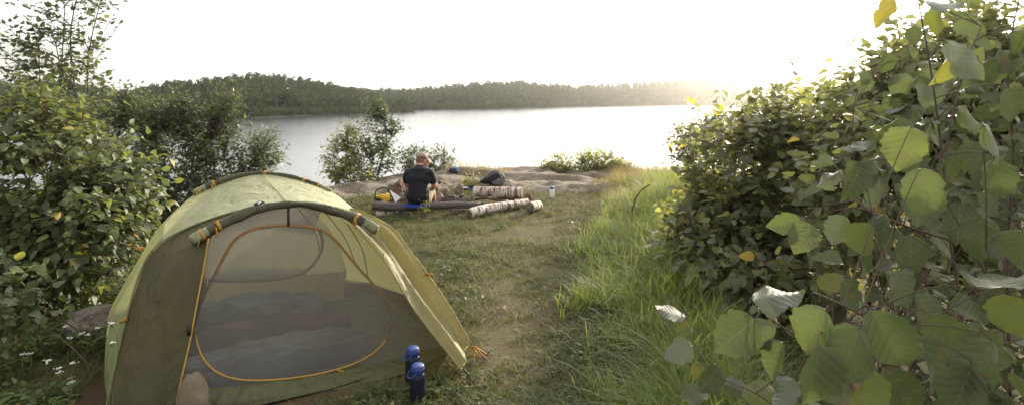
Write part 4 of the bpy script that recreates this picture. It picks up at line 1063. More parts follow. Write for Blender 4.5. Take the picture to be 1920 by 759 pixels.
# sleeping gear inside the tent
def quilt(name, a, b, wid, h, mat, seed, label):
    a, b = np.array(a), np.array(b); d = unit(b - a); s = np.array([-d[1], d[0], 0])
    n, m = 90, 40; A = np.zeros((n, m, 3))
    for i in range(n):
        u = i / (n - 1)
        for j in range(m):
            th = math.pi * j / (m - 1)
            taper = math.sin(math.pi * min(max(u, .015), .985)) ** .22
            A[i, j] = a + (b - a) * u + s * wid / 2 * math.cos(th) * taper + np.array([0, 0, 1]) * h * math.sin(th) ** .7 * taper * (0.85 + 0.15 * mnoise.noise(Vector((u * 5, seed * 3.1, 0))))
    UU, VV = np.meshgrid(np.linspace(0, 1, n) * np.linalg.norm(b - a), np.linspace(0, 1, m) * wid, indexing='ij')
    up_ = (A[..., 2] > .05)
    A[..., 2] += up_ * (.055 * fbm(UU, VV * 1.6, 2.2, seed, 2) - .075 * np.abs(fbm(UU * .7 + .8 * VV, VV * 2.4 - .3 * UU, 4.5, seed + 3, 2)) +   .005 * np.cos(UU * 36 + 3 * fbm(UU, VV, 3, seed + 5, 2)))
    A[..., 2] = np.maximum(A[..., 2], .02)
    mb = MB(); grid(mb, A)
    o = mb.build(name, mat, None)
    return tag(o, label, name.replace('_', ' '))
cr = unit(lo2[-1] - lo2[3]); o0 = lo2[8]
quilt('sleeping_bag', o0 + ax * .42 - cr * .45 + [0, 0, .02], o0 + ax * .42 + cr * .80 + [0, 0, .02], .52, .15, M['bag2'], 1, 'rumpled blue-grey sleeping bag just inside the mesh door')
quilt('sleeping_mat', o0 + ax * .74 - cr * .45 + [0, 0, .02], o0 + ax * .74 + cr * .80 + [0, 0, .02], .20, .19, M['bag3'], 2, 'dark red mat lying between the two sleeping bags in the tent')
quilt('sleeping_bag', o0 + ax * 1.05 - cr * .45 + [0, 0, .02], o0 + ax * 1.05 + cr * .70 + [0, 0, .02], .50, .27, M['bag1'], 3, 'heaped dark green sleeping bag at the back of the tent')

# stone and bottles in the porch
c = P(352, 760, 2.68)
tag(blob_obj('boulder', (c[0] + .005, 2.72, .11), (.072, .075, .15), 5, M['tan'], None, rough=.12, n=4), 'tan rounded stone in the tent porch beside the orange door zip', 'stone')
def water_bottle(name, px, Y, h, r, bodym, capm, label, lean=0, strap=True):
    x = (px - 960) / FOC * Y; z = floor_z(x, Y)
    root = thing(name, (x, Y, z), label, 'bottle')
    mb = MB(); lathe(mb, [(r * .9, 0), (r, .008), (r, h * .70), (r * .96, h * .74), (r * .72, h * .79), (r * .72, h * .80)], (x, Y, z), 28); mb.build('body', bodym, root)
    mb = MB()
    k = 40; pr = [(r * .80, h * .79), (r * .82, h * .80), (r * .82, h * .95), (r * .76, h * .985), (r * .70, h * 1.0)]
    lathe(mb, pr, (x, Y, z), k)
    for i in range(20):
        a = i / 20 * 6.283; q = np.array([x + math.cos(a) * r * .82, Y + math.sin(a) * r * .82, z])
        tube(mb, np.array([q + [0, 0, h * .81], q + [0, 0, h * .945]]), .0022, 5)
    mb.build('cap', capm, root)
    if strap:
        mb = MB(); a = np.linspace(2.2, 5.6, 14)
        pts = np.array([[x - r * .5 + math.cos(t) * r * .62, Y - r * .45 + math.sin(t) * .012 - .012, z + h * .86 + math.sin(t + .6) * r * .55] for t in a])
        tube(mb, pts, .004, 6); 
        lathe(mb, [(r * .76, h * .735), (r * .80, h * .74), (r * .80, h * .775), (r * .76, h * .78)], (x, Y, z), 28)
        mb.build('loop', capm, root)
    return root
def clearmat(name, col, rough=.12, a=.5):
    m, t, out = newmat(name)
    b = t.n('ShaderNodeBsdfPrincipled', {'Base Color': col, 'Roughness': rough, 'Transmission Weight': a, 'IOR': 1.3, 'Specular IOR Level': 0.5})
    t.set(out, 0, b); return m
M['bottle_dark'] = clearmat('dark_tinted_plastic', (0.018, 0.02, 0.03), .2, .1)
M['bottle_white'] = clearmat('frosted_plastic', (0.80, 0.80, 0.74), .45, .0)
water_bottle('water_bottle', 783, 2.90, .215, .043, M['bottle_dark'], M['cap_blue'], 'front dark drinking bottle with blue screw cap outside the tent door')
water_bottle('water_bottle', 774, 3.07, .225, .043, M['bottle_dark'], M['cap_blue'], 'blue-capped drinking bottle half hidden behind another by the tent wall')
# ------------------------------------------------------------------ camp by the fire ring
M['endpale'] = simple('birch_cut_end', (0.17, 0.125, 0.09), .9, .5, 25, .7)
def log(name, a, b, r0, r1, mat, label, cat='log', seed=0, n=18, rough=.05, endm=None, sag=0.0, knots=0, group=None):
    a, b = np.array(a, float), np.array(b, float)
    root = thing(name, (a + b) / 2 - [0, 0, r0], label, cat, group)
    p = branch_path(a, b, 26, sag, np.random.RandomState(seed), .006)
    mb = MB(); tube(mb, p, np.linspace(r0, r1, 26), n, True, 1, rough, seed)
    rs = np.random.RandomState(seed + 50)
    for k in range(knots):
        i = rs.randint(3, 22); ang = rs.rand() * 6.28; d = unit(p[i + 1] - p[i]); u = unit(np.cross(d, [0.1, 0.2, 1])); w = np.cross(d, u)
        o = unit(u * math.cos(ang) + w * math.sin(ang)); tube(mb, np.array([p[i] + o * r0 * .7, p[i] + o * r0 * 1.25]), [r0 * .3, r0 * .2], 7)
    mb.build('bark', M[mat], root)
    em = M[endm or 'endgrain']
    for e, d, r in ((p[0], unit(p[0] - p[1]), r0), (p[-1], unit(p[-1] - p[-2]), r1)):
        mb = MB(); lathe(mb, [(r * .90, -.004), (r * .90, .004), (r * .5, .007), (.004, .006)], e, 18, d); mb.build('cut_end', em, root)
    return root
def lp(px, py, Y): return P(px, py, Y)
log('log_bench', lp(699, 385, 7.62), lp(900, 384.5, 7.75), .064, .046, 'log', 'dark weathered log laid as a bench, the man sits on it', 'log', 1, sag=-.004, knots=5)
log('birch_log', lp(704, 400.5, 7.62), lp(741, 399, 7.72), .052, .050, 'birch_brown', 'short birch log under the left end of the dark bench log', 'log', 2, endm='endpale')
for px, dx, hh, lab in ((752, .034, .11, 'dark post holding up the bench log left of the man'), (797, .022, .11, 'thin dark post under the bench log below the man')):
    x = (px - 960) / FOC * 7.66; mb = MB(); z = floor_z(x, 7.66)
    tube(mb, np.array([[x, 7.66, z - .04], [x + .004, 7.66, z + .03], [x, 7.66, z + hh]]), [dx * 1.1, dx, dx * .95], 9, True, 1, .08, px)
    tag(mb.build('support_post', M['log'], None), lab, 'post')
log('wood_block', lp(845, 398, 7.70), lp(872, 397, 7.78), .052, .048, 'log', 'squat dark block under the right end of the bench log', 'block', 4, n=10, rough=.1)
log('birch_log', lp(880, 400, 7.45), lp(988, 379, 8.25), .068, .058, 'birch', 'long white birch log slanting away on the grass', 'log', 5, endm='endpale', knots=3)
rs5 = np.random.RandomState(5)
log('birch_log', lp(890, 359.5, 8.62), lp(977, 362, 8.42), .082, .090, 'birch_brown', 'thick peeling birch log lying above the slanting one', 'log', 6, endm='endpale', knots=2)
log('log_stump', lp(993, 388, 7.75), lp(1010, 385, 8.02), .078, .070, 'birch_brown', 'short sawn birch stump lying at the end of the slanting log', 'log', 7, endm='endpale')
for i, (a, b, r, lab) in enumerate([((892, 374, 8.5), (950, 378, 8.35), .022, 'thin brown split stick under the thick birch log, nearest its left end'), ((905, 369, 8.6), (965, 373, 8.45), .026, 'middle brown split stick beneath the thick birch log'), ((930, 380, 8.2), (975, 375, 8.4), .02, 'short split stick between the two birch logs'), ((836, 379, 8.1), (884, 377.5, 8.2), .022, 'charred black stick lying behind the bench log')]):
    mb = MB(); tube(mb, branch_path(lp(*a), lp(*b), 10, .01, rs5, .02), r, 7, True, 1, .2, i)
    tag(mb.build('firewood_stick', M['twig'] if i < 3 else M['soot'], None), lab, 'stick')
def stone(px, pytop, pybot, wpx, Y, mat, seed, label, depth=None, ang=.6, rough=.18, name='fire_stone', cat='stone', sink=.1):
    w = wpx * Y / FOC / 2; h = (pybot - pytop) * Y / FOC / 2
    x = (px - 960) / FOC * Y; zc = EYE - ((pytop + pybot) / 2 - HOR) / FOC * Y
    zf = floor_z(x, Y)
    if zc - h > zf: zc2 = (zc + h + zf) / 2; h = (zc + h - zf) / 2; zc = zc2
    return tag(blob_obj(name, (x, Y, zc - .02), (w * 1.08, depth or w, h * 1.15), seed, M[mat], None, smooth=False, rough=rough, n=4, angular=ang), label, cat)
stone(747, 337, 363, 22, 8.9, 'brownstone', 11, 'upright brown block of the fire ring left of the man')
stone(734, 345, 363, 16, 9.2, 'stone', 12, 'grey stone behind the brown block, left of the man')
stone(755, 361, 379, 18, 8.3, 'stone', 13, 'pale stone between the black pack and the man')
stone(820, 358, 378, 22, 8.3, 'stone', 14, 'slanted grey slab of the fire ring at the right elbow of the man')
stone(817, 346, 360, 12, 8.8, 'soot', 15, 'round blackened stone on top of the slanted slab')
stone(842, 363, 378, 30, 8.25, 'soot', 16, 'flat sooty stone at the front of the fire ring')
stone(861, 346, 375, 16, 8.7, 'stone', 17, 'tall narrow stone with pale top between the fire and the logs')
stone(886, 362, 377, 11, 8.45, 'stone', 18, 'small grey stone propping the left end of the thick birch log')
stone(992, 361, 378, 18, 8.55, 'brownstone', 19, 'reddish square stone at the right end of the thick birch log')
stone(185, 572, 640, 105, 3.75, 'stone', 20, 'large dark boulder sunk in the weeds left of the tent', depth=.16, name='boulder')
stone(849, 417, 427, 11, 7.0, 'stone', 21, 'small pale stone alone on the grass in front of the bench', name='small_stone')
for i, (px, py, w, lab) in enumerate([(905, 621, 22, 'flat stone half buried near the orange guy line'), (893, 598, 16, 'tiny stone above the tent flap corner'), (941, 590, 14, 'small grey stone on the bare path'), (862, 492, 12, 'small stone beside the tent ridge on the grass'), (1180, 262 + 220, 12, 'brown stone at the edge of the tall grass')]):
    Y = EYE / ((py - HOR) / FOC); stone(px, py - w * .3, py + w * .2, w, Y, 'stone', 30 + i, lab, name='small_stone')
stone(808, 352, 379, 20, 8.75, 'brownstone', 41, 'brown stone of the fire ring just past the right arm of the man')
stone(835, 352, 366, 17, 9.0, 'stone', 42, 'small grey stone at the back of the fire ring, under the driftwood')
stone(853, 366, 378, 20, 8.3, 'soot', 43, 'black wedge stone right of the flat sooty one')
stone(872, 366, 379, 15, 8.5, 'stone', 44, 'grey wedge stone left of the thick birch log, low to the ground')
stone(770, 352, 378, 22, 8.9, 'stone', 45, 'grey fire ring stone mostly hidden behind the back of the man')
for i, (a, b, r, lab) in enumerate([((838, 372, 8.4), (868, 366, 8.7), .030, 'burnt log end poking out of the fire ring toward the tall stone'), ((884, 380, 8.1), (922, 384, 7.95), .024, 'dark stick on the ground left of the slanting birch log'), ((915, 372, 8.35), (958, 366, 8.6), .022, 'thin pale split stick crossing under the thick birch log')]):
    mb = MB(); tube(mb, branch_path(lp(*a), lp(*b), 10, .01, rs5, .02), r, 7, True, 1, .22, 20 + i)
    tag(mb.build('firewood_stick', M['soot'] if i == 0 else M['log'] if i == 1 else M['endgrain'], None), lab, 'stick')
# kindling: loose tan chips
rs6 = np.random.RandomState(8)
KL = ['pale chip of kindling beside the slanted slab', 'curled tan chip of kindling leaning on the sooty stone', 'longest tan splinter behind the right elbow of the man', 'short splinter lying crosswise by the round blackened stone']
for i in range(4):
    c = lp(824 + i * 4.5, 358 + (i % 2) * 5, 8.5); d = unit(np.array([1, rs6.randn() * .6, rs6.randn() * .35])) * (.05 + .03 * (i == 2))
    mb = MB(); tube(mb, np.array([c - d, c + d * .2, c + d]), [.010, .014, .006], 5, True, .45); tag(mb.build('kindling', M['endgrain'], None), KL[i], 'kindling', 'kindling by the fire ring')

# packs
def cloth(name, col, rough=.7): return simple(name, col, rough, .3, 14, .6, 22)
M['blackcloth'] = cloth('black_nylon', (0.020, 0.020, 0.024)); M['yellow'] = cloth('yellow_nylon', (0.55, 0.36, 0.03)); M['whitecard'] = simple('white_sheet', (0.62, 0.62, 0.63), .5, .06, 8)
M['greycloth'] = cloth('grey_green_nylon', (0.14, 0.155, 0.145)); M['bluecloth'] = cloth('blue_nylon', (0.05, 0.13, 0.42)); M['navy'] = cloth('navy_nylon', (0.03, 0.035, 0.06))
Y = 8.0; c = lp(722, 367, Y); zf = floor_z(c[0], Y)
pk = thing('day_pack', (c[0], Y, zf), 'black pack with yellow lid and white map sleeve behind the bench log', 'backpack')
blob_obj('body', (c[0], Y, zf + .115), (.165, .13, .135), 3, M['blackcloth'], pk, rough=.16, n=4)
blob_obj('lid', (c[0] + .005, Y - .035, zf + .205), (.125, .095, .045), 4, M['yellow'], pk, rough=.3, n=4, flatb=False)
blob_obj('lid_pocket', (c[0] + .03, Y - .105, zf + .165), (.06, .04, .035), 6, M['yellow'], pk, rough=.3, n=3, flatb=False)
mb = MB(); s0, s1, s2 = lp(731, 357, 7.9), lp(741, 379, 7.78), lp(752, 371, 7.86)
up = np.array([0, 0.012, .0])
grid(mb, np.array([[s0, s0 + (s2 - s0) * .5], [s1, s2]])); grid(mb, np.array([[s0, s0 + (s2 - s0) * .5], [s1, s2]]) + up, True); mb.build('map_sleeve', M['whitecard'], pk)
mb = MB(); tube(mb, cat_rom(np.array([s0 + [-.02, 0, .02], (s0 + s1) / 2 + [-.012, -.01, 0], s1 + [-.01, 0, -.01]]), 8), .012, 7); tube(mb, cat_rom(np.array([lp(703, 372, 7.9), lp(705, 358, 7.95), lp(715, 353, 8.0), lp(727, 354, 8.0), lp(733, 364, 7.9)]), 14), .010, 6); mb.build('strap', M['blackcloth'], pk)
Y = 10.0; c = lp(922, 342, Y); zf = floor_z(c[0], Y)
pk = thing('backpack', (c[0], Y, zf), 'black backpack with grey panel lying on the rock behind the birch logs', 'backpack')
mb = MB()
prof = [(-.24, .0, .03), (-.20, .06, .07), (-.08, .12, .10), (.04, .20, .12), (.10, .235, .11), (.17, .16, .10), (.215, .02, .05)]
pts = np.array([[c[0] + a, Y, zf + b * .5 + .02] for a, b, _ in prof]); tube(mb, cat_rom(pts, 24), np.interp(np.linspace(0, 1, 24), np.linspace(0, 1, 7), [p[1] * .5 + .02 for p in prof]), 14, True, 1.0, .08, 3); mb.build('body', M['blackcloth'], pk)
blob_obj('panel', (c[0] + .095, Y - .075, zf + .075), (.115, .06, .085), 7, M['greycloth'], pk, rough=.12, n=4, flatb=False)
mb = MB(); tube(mb, cat_rom(np.array([[c[0] - .10, Y - .09, zf + .12], [c[0] + .02, Y - .10, zf + .21], [c[0] + .12, Y - .1, zf + .235], [c[0] + .19, Y - .1, zf + .14], [c[0] + .215, Y - .1, zf + .03]]), 18), .012, 7, True, .6); mb.build('strap', M['greycloth'], pk)
Y = 11.0; c = lp(850, 316, Y); zf = floor_z(c[0], Y)
jk = thing('stuff_sack', (c[0], Y, zf), 'navy and blue bundle left on the crest of the rock', 'bag')
blob_obj('bundle', (c[0], Y, zf + .045), (.10, .08, .075), 8, M['navy'], jk, rough=.3, n=4); blob_obj('blue_top', (c[0] + .02, Y - .02, zf + .105), (.055, .05, .028), 9, M['bluecloth'], jk, rough=.3, n=3, flatb=False)
Y = 9.7; c = lp(878, 357, Y); zf = floor_z(c[0], Y)
tc = thing('cook_kit', (c[0], Y, zf), 'blue cloth with plates and a tin beside the thick birch log', 'cook kit')
mb = MB(); xs = np.linspace(-.11, .11, 14); ys = np.linspace(-.1, .1, 10); XX, YY = np.meshgrid(xs, ys); grid(mb, np.stack([c[0] + XX, Y + YY, zf + .02 + .018 * fbm(XX, YY, 9, 1.0, 3) + .012], -1)); mb.build('cloth', M['bluecloth'], tc)
mb = MB(); lathe(mb, [(.03, 0), (.062, .012), (.064, .016), (.03, .006)], (c[0] - .05, Y - .05, zf + .04), 20); mb.build('plate', M['whitecard'], tc)
mb = MB(); lathe(mb, [(.035, 0), (.036, .05), (.034, .052)], (c[0] + .05, Y, zf + .035), 18); mb.build('tin', M['bottle_dark'], tc)
def rod(a, b, label, tip, px):
    a, b = lp(*a), lp(*b); root = thing('fishing_rod', (a[0], a[1], floor_z(a[0], a[1])), label, 'fishing rod')
    mb = MB(); tube(mb, np.array([a, a * .75 + b * .25]), .012, 8); mb.build('handle', M['orange'] if tip else M['endgrain'], root)
    mb = MB(); tube(mb, np.array([a * .75 + b * .25, b]), [.006, .003], 6); mb.build('blank', M['twig'], root)
    r = a * .7 + b * .3 + np.array([-.01, -.02, -.03]); mb = MB(); lathe(mb, [(.012, -.02), (.026, -.018), (.026, .018), (.012, .02)], r, 14, (1, .2, 0)); mb.build('reel', M['black'], root)
rod((889, 331, 10.2), (868, 320, 11.2), 'fishing rod with orange grip propped on the grassy rock', True, 0)
rod((832, 343.5, 9.6), (812, 330, 10.4), 'fishing rod with cork grip lying behind the fire ring', False, 0)
water_bottle('water_bottle', 1035, 8.95, .185, .038, M['bottle_white'], M['cap_blue'], 'white translucent drinking bottle with blue cap standing alone on the grass', strap=False)
# dead stick poking up from the tall grass, twig on the rock
mb = MB(); tube(mb, cat_rom(np.array([P(1186, 392, 6.4), P(1192, 372, 6.4), P(1203, 357, 6.4), P(1219, 346, 6.4)]), 12), np.linspace(.009, .006, 12), 7, True, 1, .2, 4); tube(mb, np.array([P(1186, 392, 6.4), P(1183, 460, 6.3)]), [.007, .006], 6)
tag(mb.build('dead_branch', M['twigdark'], None), 'dead bare branch sticking up out of the tall grass', 'branch')
mb = MB(); tube(mb, cat_rom(np.array([P(932, 326, 11.0), P(938, 328, 10.9), P(945, 330, 10.8)]), 6), [.02, .026, .026, .02, .016, .01], 7, True, 1, .25, 3)
tag(mb.build('driftwood', M['twigdark'], None), 'short dark piece of driftwood on the bare rock', 'driftwood')
# dead leaves on the path
DL = ['curled grey dead leaf standing on the bare path', 'dead leaf lying near the guy line', 'pale dead leaf in the grass below the curled one', 'brown dead leaf in the middle of the path', 'small bleached leaf on the trodden grass under the logs']
M['deadleaf'] = simple('dead_leaf', (0.26, 0.19, 0.13), .8, .3, 30)
for i, (px, py, s) in enumerate([(948, 587, .075), (925, 660, .05), (965, 618, .05), (1010, 560, .045), (930, 470, .05)]):
    Y = EYE / ((py - HOR) / FOC); b = np.array([(px - 960) / FOC * Y, Y, 0]); b[2] = floor_z(b[0], b[1]) + .008
    mb = MB(); V, Q, uv = leaf_template(8, 4, .5, .5, .5, wav=.05, seed=i); a = i * 1.9
    W = V * s; W = np.stack([W[:, 0] * math.cos(a) - W[:, 1] * math.sin(a), W[:, 0] * math.sin(a) + W[:, 1] * math.cos(a), W[:, 2] + W[:, 1] * (.5 if i == 0 else .1)], 1) + b
    mb.add(W, Q, uv); tag(mb.build('dead_leaf', M['deadleaf'], None), DL[i], 'dead leaf')
# yarrow with white flower heads by the tent
M['petal'] = simple('white_petal', (0.75, 0.74, 0.70), .6, .08, 60)
YW = [(158, 588, 'beside the boulder, highest of the yarrow'), (172, 591, 'standing next to the highest yarrow by the boulder'), (122, 611, 'at the left corner of the boulder'), (131, 633, 'below the left corner of the boulder'), (167, 626, 'in front of the boulder, right of the middle'), (152, 625, 'in front of the middle of the boulder'), (184, 614, 'over the boulder, right side'), (210, 606, 'against the tent wall, upper'), (210, 642, 'against the tent wall, lower'), (43, 663, 'farthest left, near the seedling shrub'), (55, 662, 'second from the left, near the seedling shrub'), (90, 676, 'largest and whitest, in the grass left of the tent'), (136, 680, 'in the grass between the largest one and the tent'), (111, 690, 'just right of the largest one'), (112, 697, 'hanging just under another, right of the largest one'), (134, 717, 'lowest of all, in the straw at the bottom')]
rs7 = np.random.RandomState(12)
for i, (px, py, lab) in enumerate(YW):
    Y0 = EYE / ((py + 45 - HOR) / FOC); x = (px - 960) / FOC * Y0
    if Y0 > 2.7 and px > 190: Y0 = 2.72; x = (px - 960) / FOC * Y0
    top = P(px, py, Y0); zf = floor_z(x, Y0); sc = 1.35 if 'largest' in lab and 'whitest' in lab else .9
    root = thing('yarrow', (x, Y0, zf), 'white yarrow flower ' + lab, 'flower', 'white yarrow left of the tent')
    mb = MB(); tube(mb, branch_path(np.array([x + rs7.randn() * .02, Y0, zf - .01]), top, 8, 0, rs7, .03), .0016, 5)
    fl = MB()
    for k in range(11):
        o = np.array([rs7.randn() * .009, rs7.randn() * .009, rs7.randn() * .002]) * sc
        tube(mb, np.array([top - [0, 0, .022], top + o]), .0007, 4)
        lathe(fl, [(.001, -.002), (.0042 * sc, .0), (.0046 * sc, .0015), (.0015, .003)], top + o, 7)
    mb.build('stalk', M['greentwig'], root); fl.build('flower_head', M['petal'], root)

# ------------------------------------------------------------------ the man
def skin_mesh(joints, edges, sub=2):
    """joints: list of (xyz, rx, ry); returns evaluated verts/faces of a skinned skeleton"""
    me = bpy.data.meshes.new('skeleton'); me.from_pydata([j[0] for j in joints], edges, [])
    o = bpy.data.objects.new('skeleton', me); COL.objects.link(o)
    md = o.modifiers.new('skin', 'SKIN')
    md.use_smooth_shade = True
    for k, j in enumerate(joints):
        sv = me.skin_vertices[0].data[k]; sv.radius = (j[1], j[2] if len(j) > 2 else j[1]); sv.use_root = (k == 0)
    s = o.modifiers.new('sub', 'SUBSURF'); s.levels = s.render_levels = sub
    dg = bpy.context.evaluated_depsgraph_get(); ev = o.evaluated_get(dg); m2 = ev.to_mesh()
    V = np.array([v.co[:] for v in m2.vertices]); F = [list(p.vertices) for p in m2.polygons]
    ev.to_mesh_clear(); bpy.data.objects.remove(o); bpy.data.meshes.remove(me)
    return V, F
def fuse(name, pieces, voxel, mat, root, xf, label=None):
    """join closed pieces and remesh them into one continuous surface"""
    mb = MB()
    for V, F in pieces: mb.add(V, np.zeros((0, 4), int), None, F)
    o = mb.build('pieces', None)
    r = o.modifiers.new('remesh', 'REMESH'); r.mode = 'VOXEL'; r.voxel_size = voxel; r.use_smooth_shade = True
    s = o.modifiers.new('smooth', 'SMOOTH'); s.factor = .5; s.iterations = 3
    dg = bpy.context.evaluated_depsgraph_get(); ev = o.evaluated_get(dg); m2 = ev.to_mesh()
    V = np.array([v.co[:] for v in m2.vertices]); F = [list(p.vertices) for p in m2.polygons]
    ev.to_mesh_clear(); bpy.data.objects.remove(o)
    mb = MB(); mb.add(xf(V), np.zeros((0, 4), int), None, F)
    return mb.build(name, mat, root, True, label)
def ell(c, r, rot=None, n=3):
    bm = bmesh.new(); bmesh.ops.create_icosphere(bm, subdivisions=n, radius=1)
    V = np.array([v.co[:] for v in bm.verts]) * np.array(r); F = [[v.index for v in f.verts] for f in bm.faces]; bm.free()
    if rot is not None: V = V @ np.array(Matrix.Rotation(rot[0], 3, rot[1])).T
    return V + np.array(c), F
M['skin'] = simple('skin', (0.47, 0.23, 0.165), .55, .1, 25); M['shirt'] = simple('black_shirt', (0.013, 0.014, 0.019), .85, .25, 16, .5, 14); M['hatcloth'] = simple('khaki_cap', (0.25, 0.20, 0.145), .8, .15, 40)
def camo():
    m, t, out = newmat('camouflage_cloth'); co = t.n('ShaderNodeTexCoord').outputs['Object']
    c = t.ramp(t.noise(co, 11, 2), [(0, (.05, .045, .03)), (.42, (.13, .12, .07)), (.5, (.25, .22, .14)), (.58, (.09, .09, .045))], 'CONSTANT')
    t.set(out, 0, t.n('ShaderNodeBsdfPrincipled', {'Base Color': c, 'Roughness': .85})); return m
M['camo'] = camo(); M['eye'] = simple('dark_eye', (.02, .018, .016), .2, .1); M['hair'] = simple('short_hair', (.24, .12, .085), .8, .3, 60); M['boot'] = simple('brown_boot', (.09, .06, .04), .7, .3, 20); M['padblue'] = simple('blue_foam_pad', (.012, .04, .26), .6, .1, 20)
seat = P(783, 381, 7.66)
man = thing('person', (seat[0], seat[1], floor_z(seat[0], seat[1])), 'man in dark t-shirt and tan cap sitting on the log bench with his back turned', 'person')
YAW = math.radians(-7)
def xf(V):
    V = np.asarray(V) * 0.945; c, s = math.cos(YAW), math.sin(YAW)
    return np.stack([V[:, 0] * c - V[:, 1] * s, V[:, 0] * s + V[:, 1] * c, V[:, 2]], 1) + seat
FL = (floor_z(seat[0], seat[1] + .5) - seat[2]) / 0.945              # ground below the seat
J = [((0, .0, .10), .135, .105), ((0, .015, .24), .135, .10), ((0, .05, .38), .135, .095), ((0, .085, .465), .085, .06), ((0, .115, .53), .062, .060), ((0, .14, .59), .060, .058)]
Ed = [(0, 1), (1, 2), (2, 3), (3, 4), (4, 5)]
def chain(start, pts):
    k = start
    for p in pts: J.append(p); Ed.append((k, len(J) - 1)); k = len(J) - 1
    return k
for s in (-1, 1):
    chain(3, [((s * .155, .085, .435), .046, .046), ((s * .205, .10, .36), .050, .050), ((s * .222, .14, .235), .043, .043), ((s * .185, .26, .20), .037, .037), ((s * .085, .37, .17), .027, .024)])
    k = chain(0, [((s * .10, .06, .085), .095, .095), ((s * .11, .26, .12), .08, .08), ((s * .10, .43, .15), .062, .062), ((s * .10, .50, (.15 + FL) * .5 + .03), .056, .056), ((s * .10, .53, FL + .11), .04, .04)])
    chain(k, [((s * .105, .58, FL + .055), .042, .042), ((s * .12, .70, FL + .035), .036, .028)])
body = skin_mesh(J, Ed)
hc = np.array([0.016, .182, .630])                        # head, bowed and turned a little to the right
HR = np.array(Matrix.Rotation(-0.62, 3, 'Z'))
def hrot(V): return (np.asarray(V) - hc) @ HR.T + hc
xfh = lambda V: xf(hrot(V))
pieces = [ell(hc, (.078, .098, .110)), ell(hc + [0, .055, -.055], (.05, .05, .055)), ell(hc + [.005, .098, -.015], (.013, .022, .020), n=2), ell(hc + [0, .092, -.050], (.026, .012, .009), n=2)]
for s in (-1, 1): pieces.append(ell(hc + [s * .074, -.005, -.012], (.012, .020, .032), n=2))
pieces = [body] + [(hrot(V), F) for V, F in pieces]
for s in (-1, 1):                                          # hands: palm, four bent fingers, thumb
    w = np.array([s * .085, .37, .17]); pd = unit(np.array([-s * .45, .85, -.12]))
    sx = unit(np.cross(pd, [0, 0, 1])); pc = w + pd * .05
    pieces.append(ell(pc, (.040, .046, .019)))
    for k, L in enumerate((.068, .078, .073, .058)):
        b = pc + pd * .034 + sx * (k - 1.5) * .020
        pts = [b - pd * .02, b + pd * L * .35, b + pd * L * .62 - np.array([0, 0, .018]), b + pd * L * .66 - np.array([0, 0, .045])]
        m_ = MB(); tube(m_, cat_rom(np.array(pts), 9), np.linspace(.0092, .0072, 9), 8); pieces.append((np.concatenate(m_.v), [list(q) for q in np.concatenate(m_.q)] + m_.o))
    b = pc - pd * .02 - sx * s * -.034
    m_ = MB(); tube(m_, cat_rom(np.array([pc - pd * .015, b + pd * .02, b + pd * .055 - np.array([0, 0, .012])]), 8), np.linspace(.012, .009, 8), 8); pieces.append((np.concatenate(m_.v), [list(q) for q in np.concatenate(m_.q)] + m_.o))
fuse('body', pieces, .006, M['skin'], man, xf)
for s in (-1, 1): fuse('eye', [ell(hc + [s * .03, .085, .012], (.011, .008, .008), n=2)], .003, M['eye'], man, xfh)
# clothing
JJ = [((0, .0, .045), .165, .125), ((0, .0, .14), .168, .130), ((0, .015, .25), .160, .122), ((0, .05, .38), .172, .125), ((0, .083, .47), .135, .095), ((0, .105, .53), .078, .075)]
EE = [(0, 1), (1, 2), (2, 3), (3, 4), (4, 5)]; J, Ed = JJ, EE
for s in (-1, 1): chain(4, [((s * .170, .085, .455), .078, .078), ((s * .205, .098, .365), .070, .070), ((s * .218, .125, .265), .064, .064)])
sv = skin_mesh(J, Ed)
fs_ = [sv, ell((0, .01, .10), (.195, .135, .11)), ell((0, .045, .36), (.20, .125, .13)), ell((0, .075, .455), (.185, .10, .062)), ell((0, .085, .495), (.135, .112, .062)), ell((0, .075, .43), (.15, .128, .09)), ell((-.10, .085, .47), (.10, .075, .05)), ell((.10, .085, .47), (.10, .075, .05)), ell((0, .108, .545), (.078, .072, .030))]
sh = fuse('t_shirt', fs_, .009, M['shirt'], man, xf)
J, Ed = [((0, .01, .075), .16, .125)], []
for s in (-1, 1): chain(0, [((s * .105, .07, .085), .112, .112), ((s * .11, .26, .12), .100, .100), ((s * .10, .41, .145), .088, .088)])
fuse('shorts', [skin_mesh(J, Ed), ell((0, .02, .08), (.175, .14, .08))], .010, M['camo'], man, xf)
capm = MB()
V, F = ell(hc + [0, -.004, .033], (.090, .108, .092)); keep = V[:, 2] > hc[2] + .030 - .12 * (V[:, 1] - hc[1])
bm = bmesh.new(); bv = [bm.verts.new(v) for v in V]
for f in F:
    if all(keep[i] for i in f): bm.faces.new([bv[i] for i in f])
for v in [v for v in bm.verts if not v.link_faces]: bm.verts.remove(v)
bm.verts.index_update(); V = np.array([v.co[:] for v in bm.verts]); F = [[v.index for v in f.verts] for f in bm.faces]; bm.free()
capm.add(xfh(V), np.zeros((0, 4), int), None, F); cp = capm.build('cap', M['hatcloth'], man)
so = cp.modifiers.new('thick', 'SOLIDIFY'); so.thickness = .006
a = np.linspace(-1.15, 1.15, 15); br = []
for k, (e, dz_) in enumerate([(1.0, 0), (1.3, -.006), (1.62, -.022), (1.82, -.04)]):
    br.append([hc + [math.sin(t) * .088 * (1 if k == 0 else 1 + .06 * k), -.004 + math.cos(t) * .1 * (1 + (e - 1) * max(0, math.cos(t))), .024 + dz_ - .012 * abs(math.sin(t)) * k] for t in a])
m_ = MB(); A = np.array(br); grid(m_, xfh(A.reshape(-1, 3)).reshape(A.shape)); bo = m_.build('brim', M['hatcloth'], cp); so = bo.modifiers.new('thick', 'SOLIDIFY'); so.thickness = .005
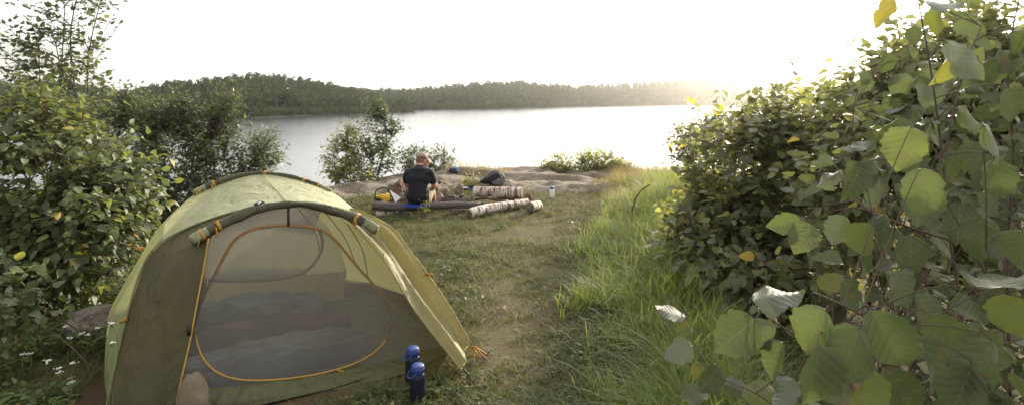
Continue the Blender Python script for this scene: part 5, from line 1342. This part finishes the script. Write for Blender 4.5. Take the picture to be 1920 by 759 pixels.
fuse('hair', [ell(hc + [0, -.008, .010], (.0805, .098, .084))], .005, M['hair'], man, lambda V: xfh(np.where(V[:, 1:2] > hc[1] + .03, hc + (V - hc) * .9, V)))
for s in (-1, 1):
    fuse('boot', [ell((s * .105, .555, FL + .06), (.052, .062, .085)), ell((s * .115, .64, FL + .04), (.052, .105, .045))], .008, M['boot'], man, xf)
mb = MB(); xs = np.linspace(-.15, .17, 20); top = []; 
A = np.array([[[x, yy, zz] for x in xs] for yy, zz in ((-.145, -.022), (-.15, -.014), (-.14, -.006), (.0, .0), (.14, -.01), (.15, -.03))]); A[..., 2] += -.006 * np.cos(A[..., 0] * 14)
grid(mb, A.reshape(-1, 3).reshape(A.shape) + seat); grid(mb, A * [1, 1, 1] + seat - [0, 0, .012], True)
tag(mb.build('seat_pad', M['padblue'], None), 'bright blue foam pad on the log bench under the seated man', 'seat pad')

shrub('fern', 'small bright green plant growing in a crack of the rock behind the fire ring', 'plant', gp(886, 9.9), [E(884, 341, 9.9, 17, 9, .15, 1.0)], 40, 0.05, 5, 'leaf_sun', T_SMALL, 90, stems=5, stem_r=.004, twig_r=.002, base_spread=.08)
shrub('weed_plant', 'leafy weed growing against the front of the bench log', 'plant', gp(797, 7.5), [E(797, 392, 7.45, 12, 16, .05, 1.0)], 12, 0.035, 4, 'leaf_sun', T_SMALL, 91, stems=3, stem_r=.003, twig_r=.0018, base_spread=.03)
# ------------------------------------------------------------------ evening haze over the lake
mh, th, oh = newmat('evening_haze')
th.nt.links.new(th.n('ShaderNodeVolumePrincipled', {'Color': (0.95, 0.93, 0.88, 1), 'Density': HAZE, 'Anisotropy': 0.84}).outputs[0], oh.inputs['Volume'])
mb = MB(); hx, hy0, hy1, hz0, hz1 = 1500, -40, 1450, -9.5, 110
hv = [(x, y, z) for z in (hz0, hz1) for x, y in ((-hx, hy0), (hx, hy0), (hx, hy1), (-hx, hy1))]
mb.add(hv, [(3, 2, 1, 0), (4, 5, 6, 7), (0, 1, 5, 4), (1, 2, 6, 5), (2, 3, 7, 6), (3, 0, 4, 7)])
tag(mb.build('haze', mh, None, False), 'pale evening haze in the air over the lake', 'haze', kind='stuff')
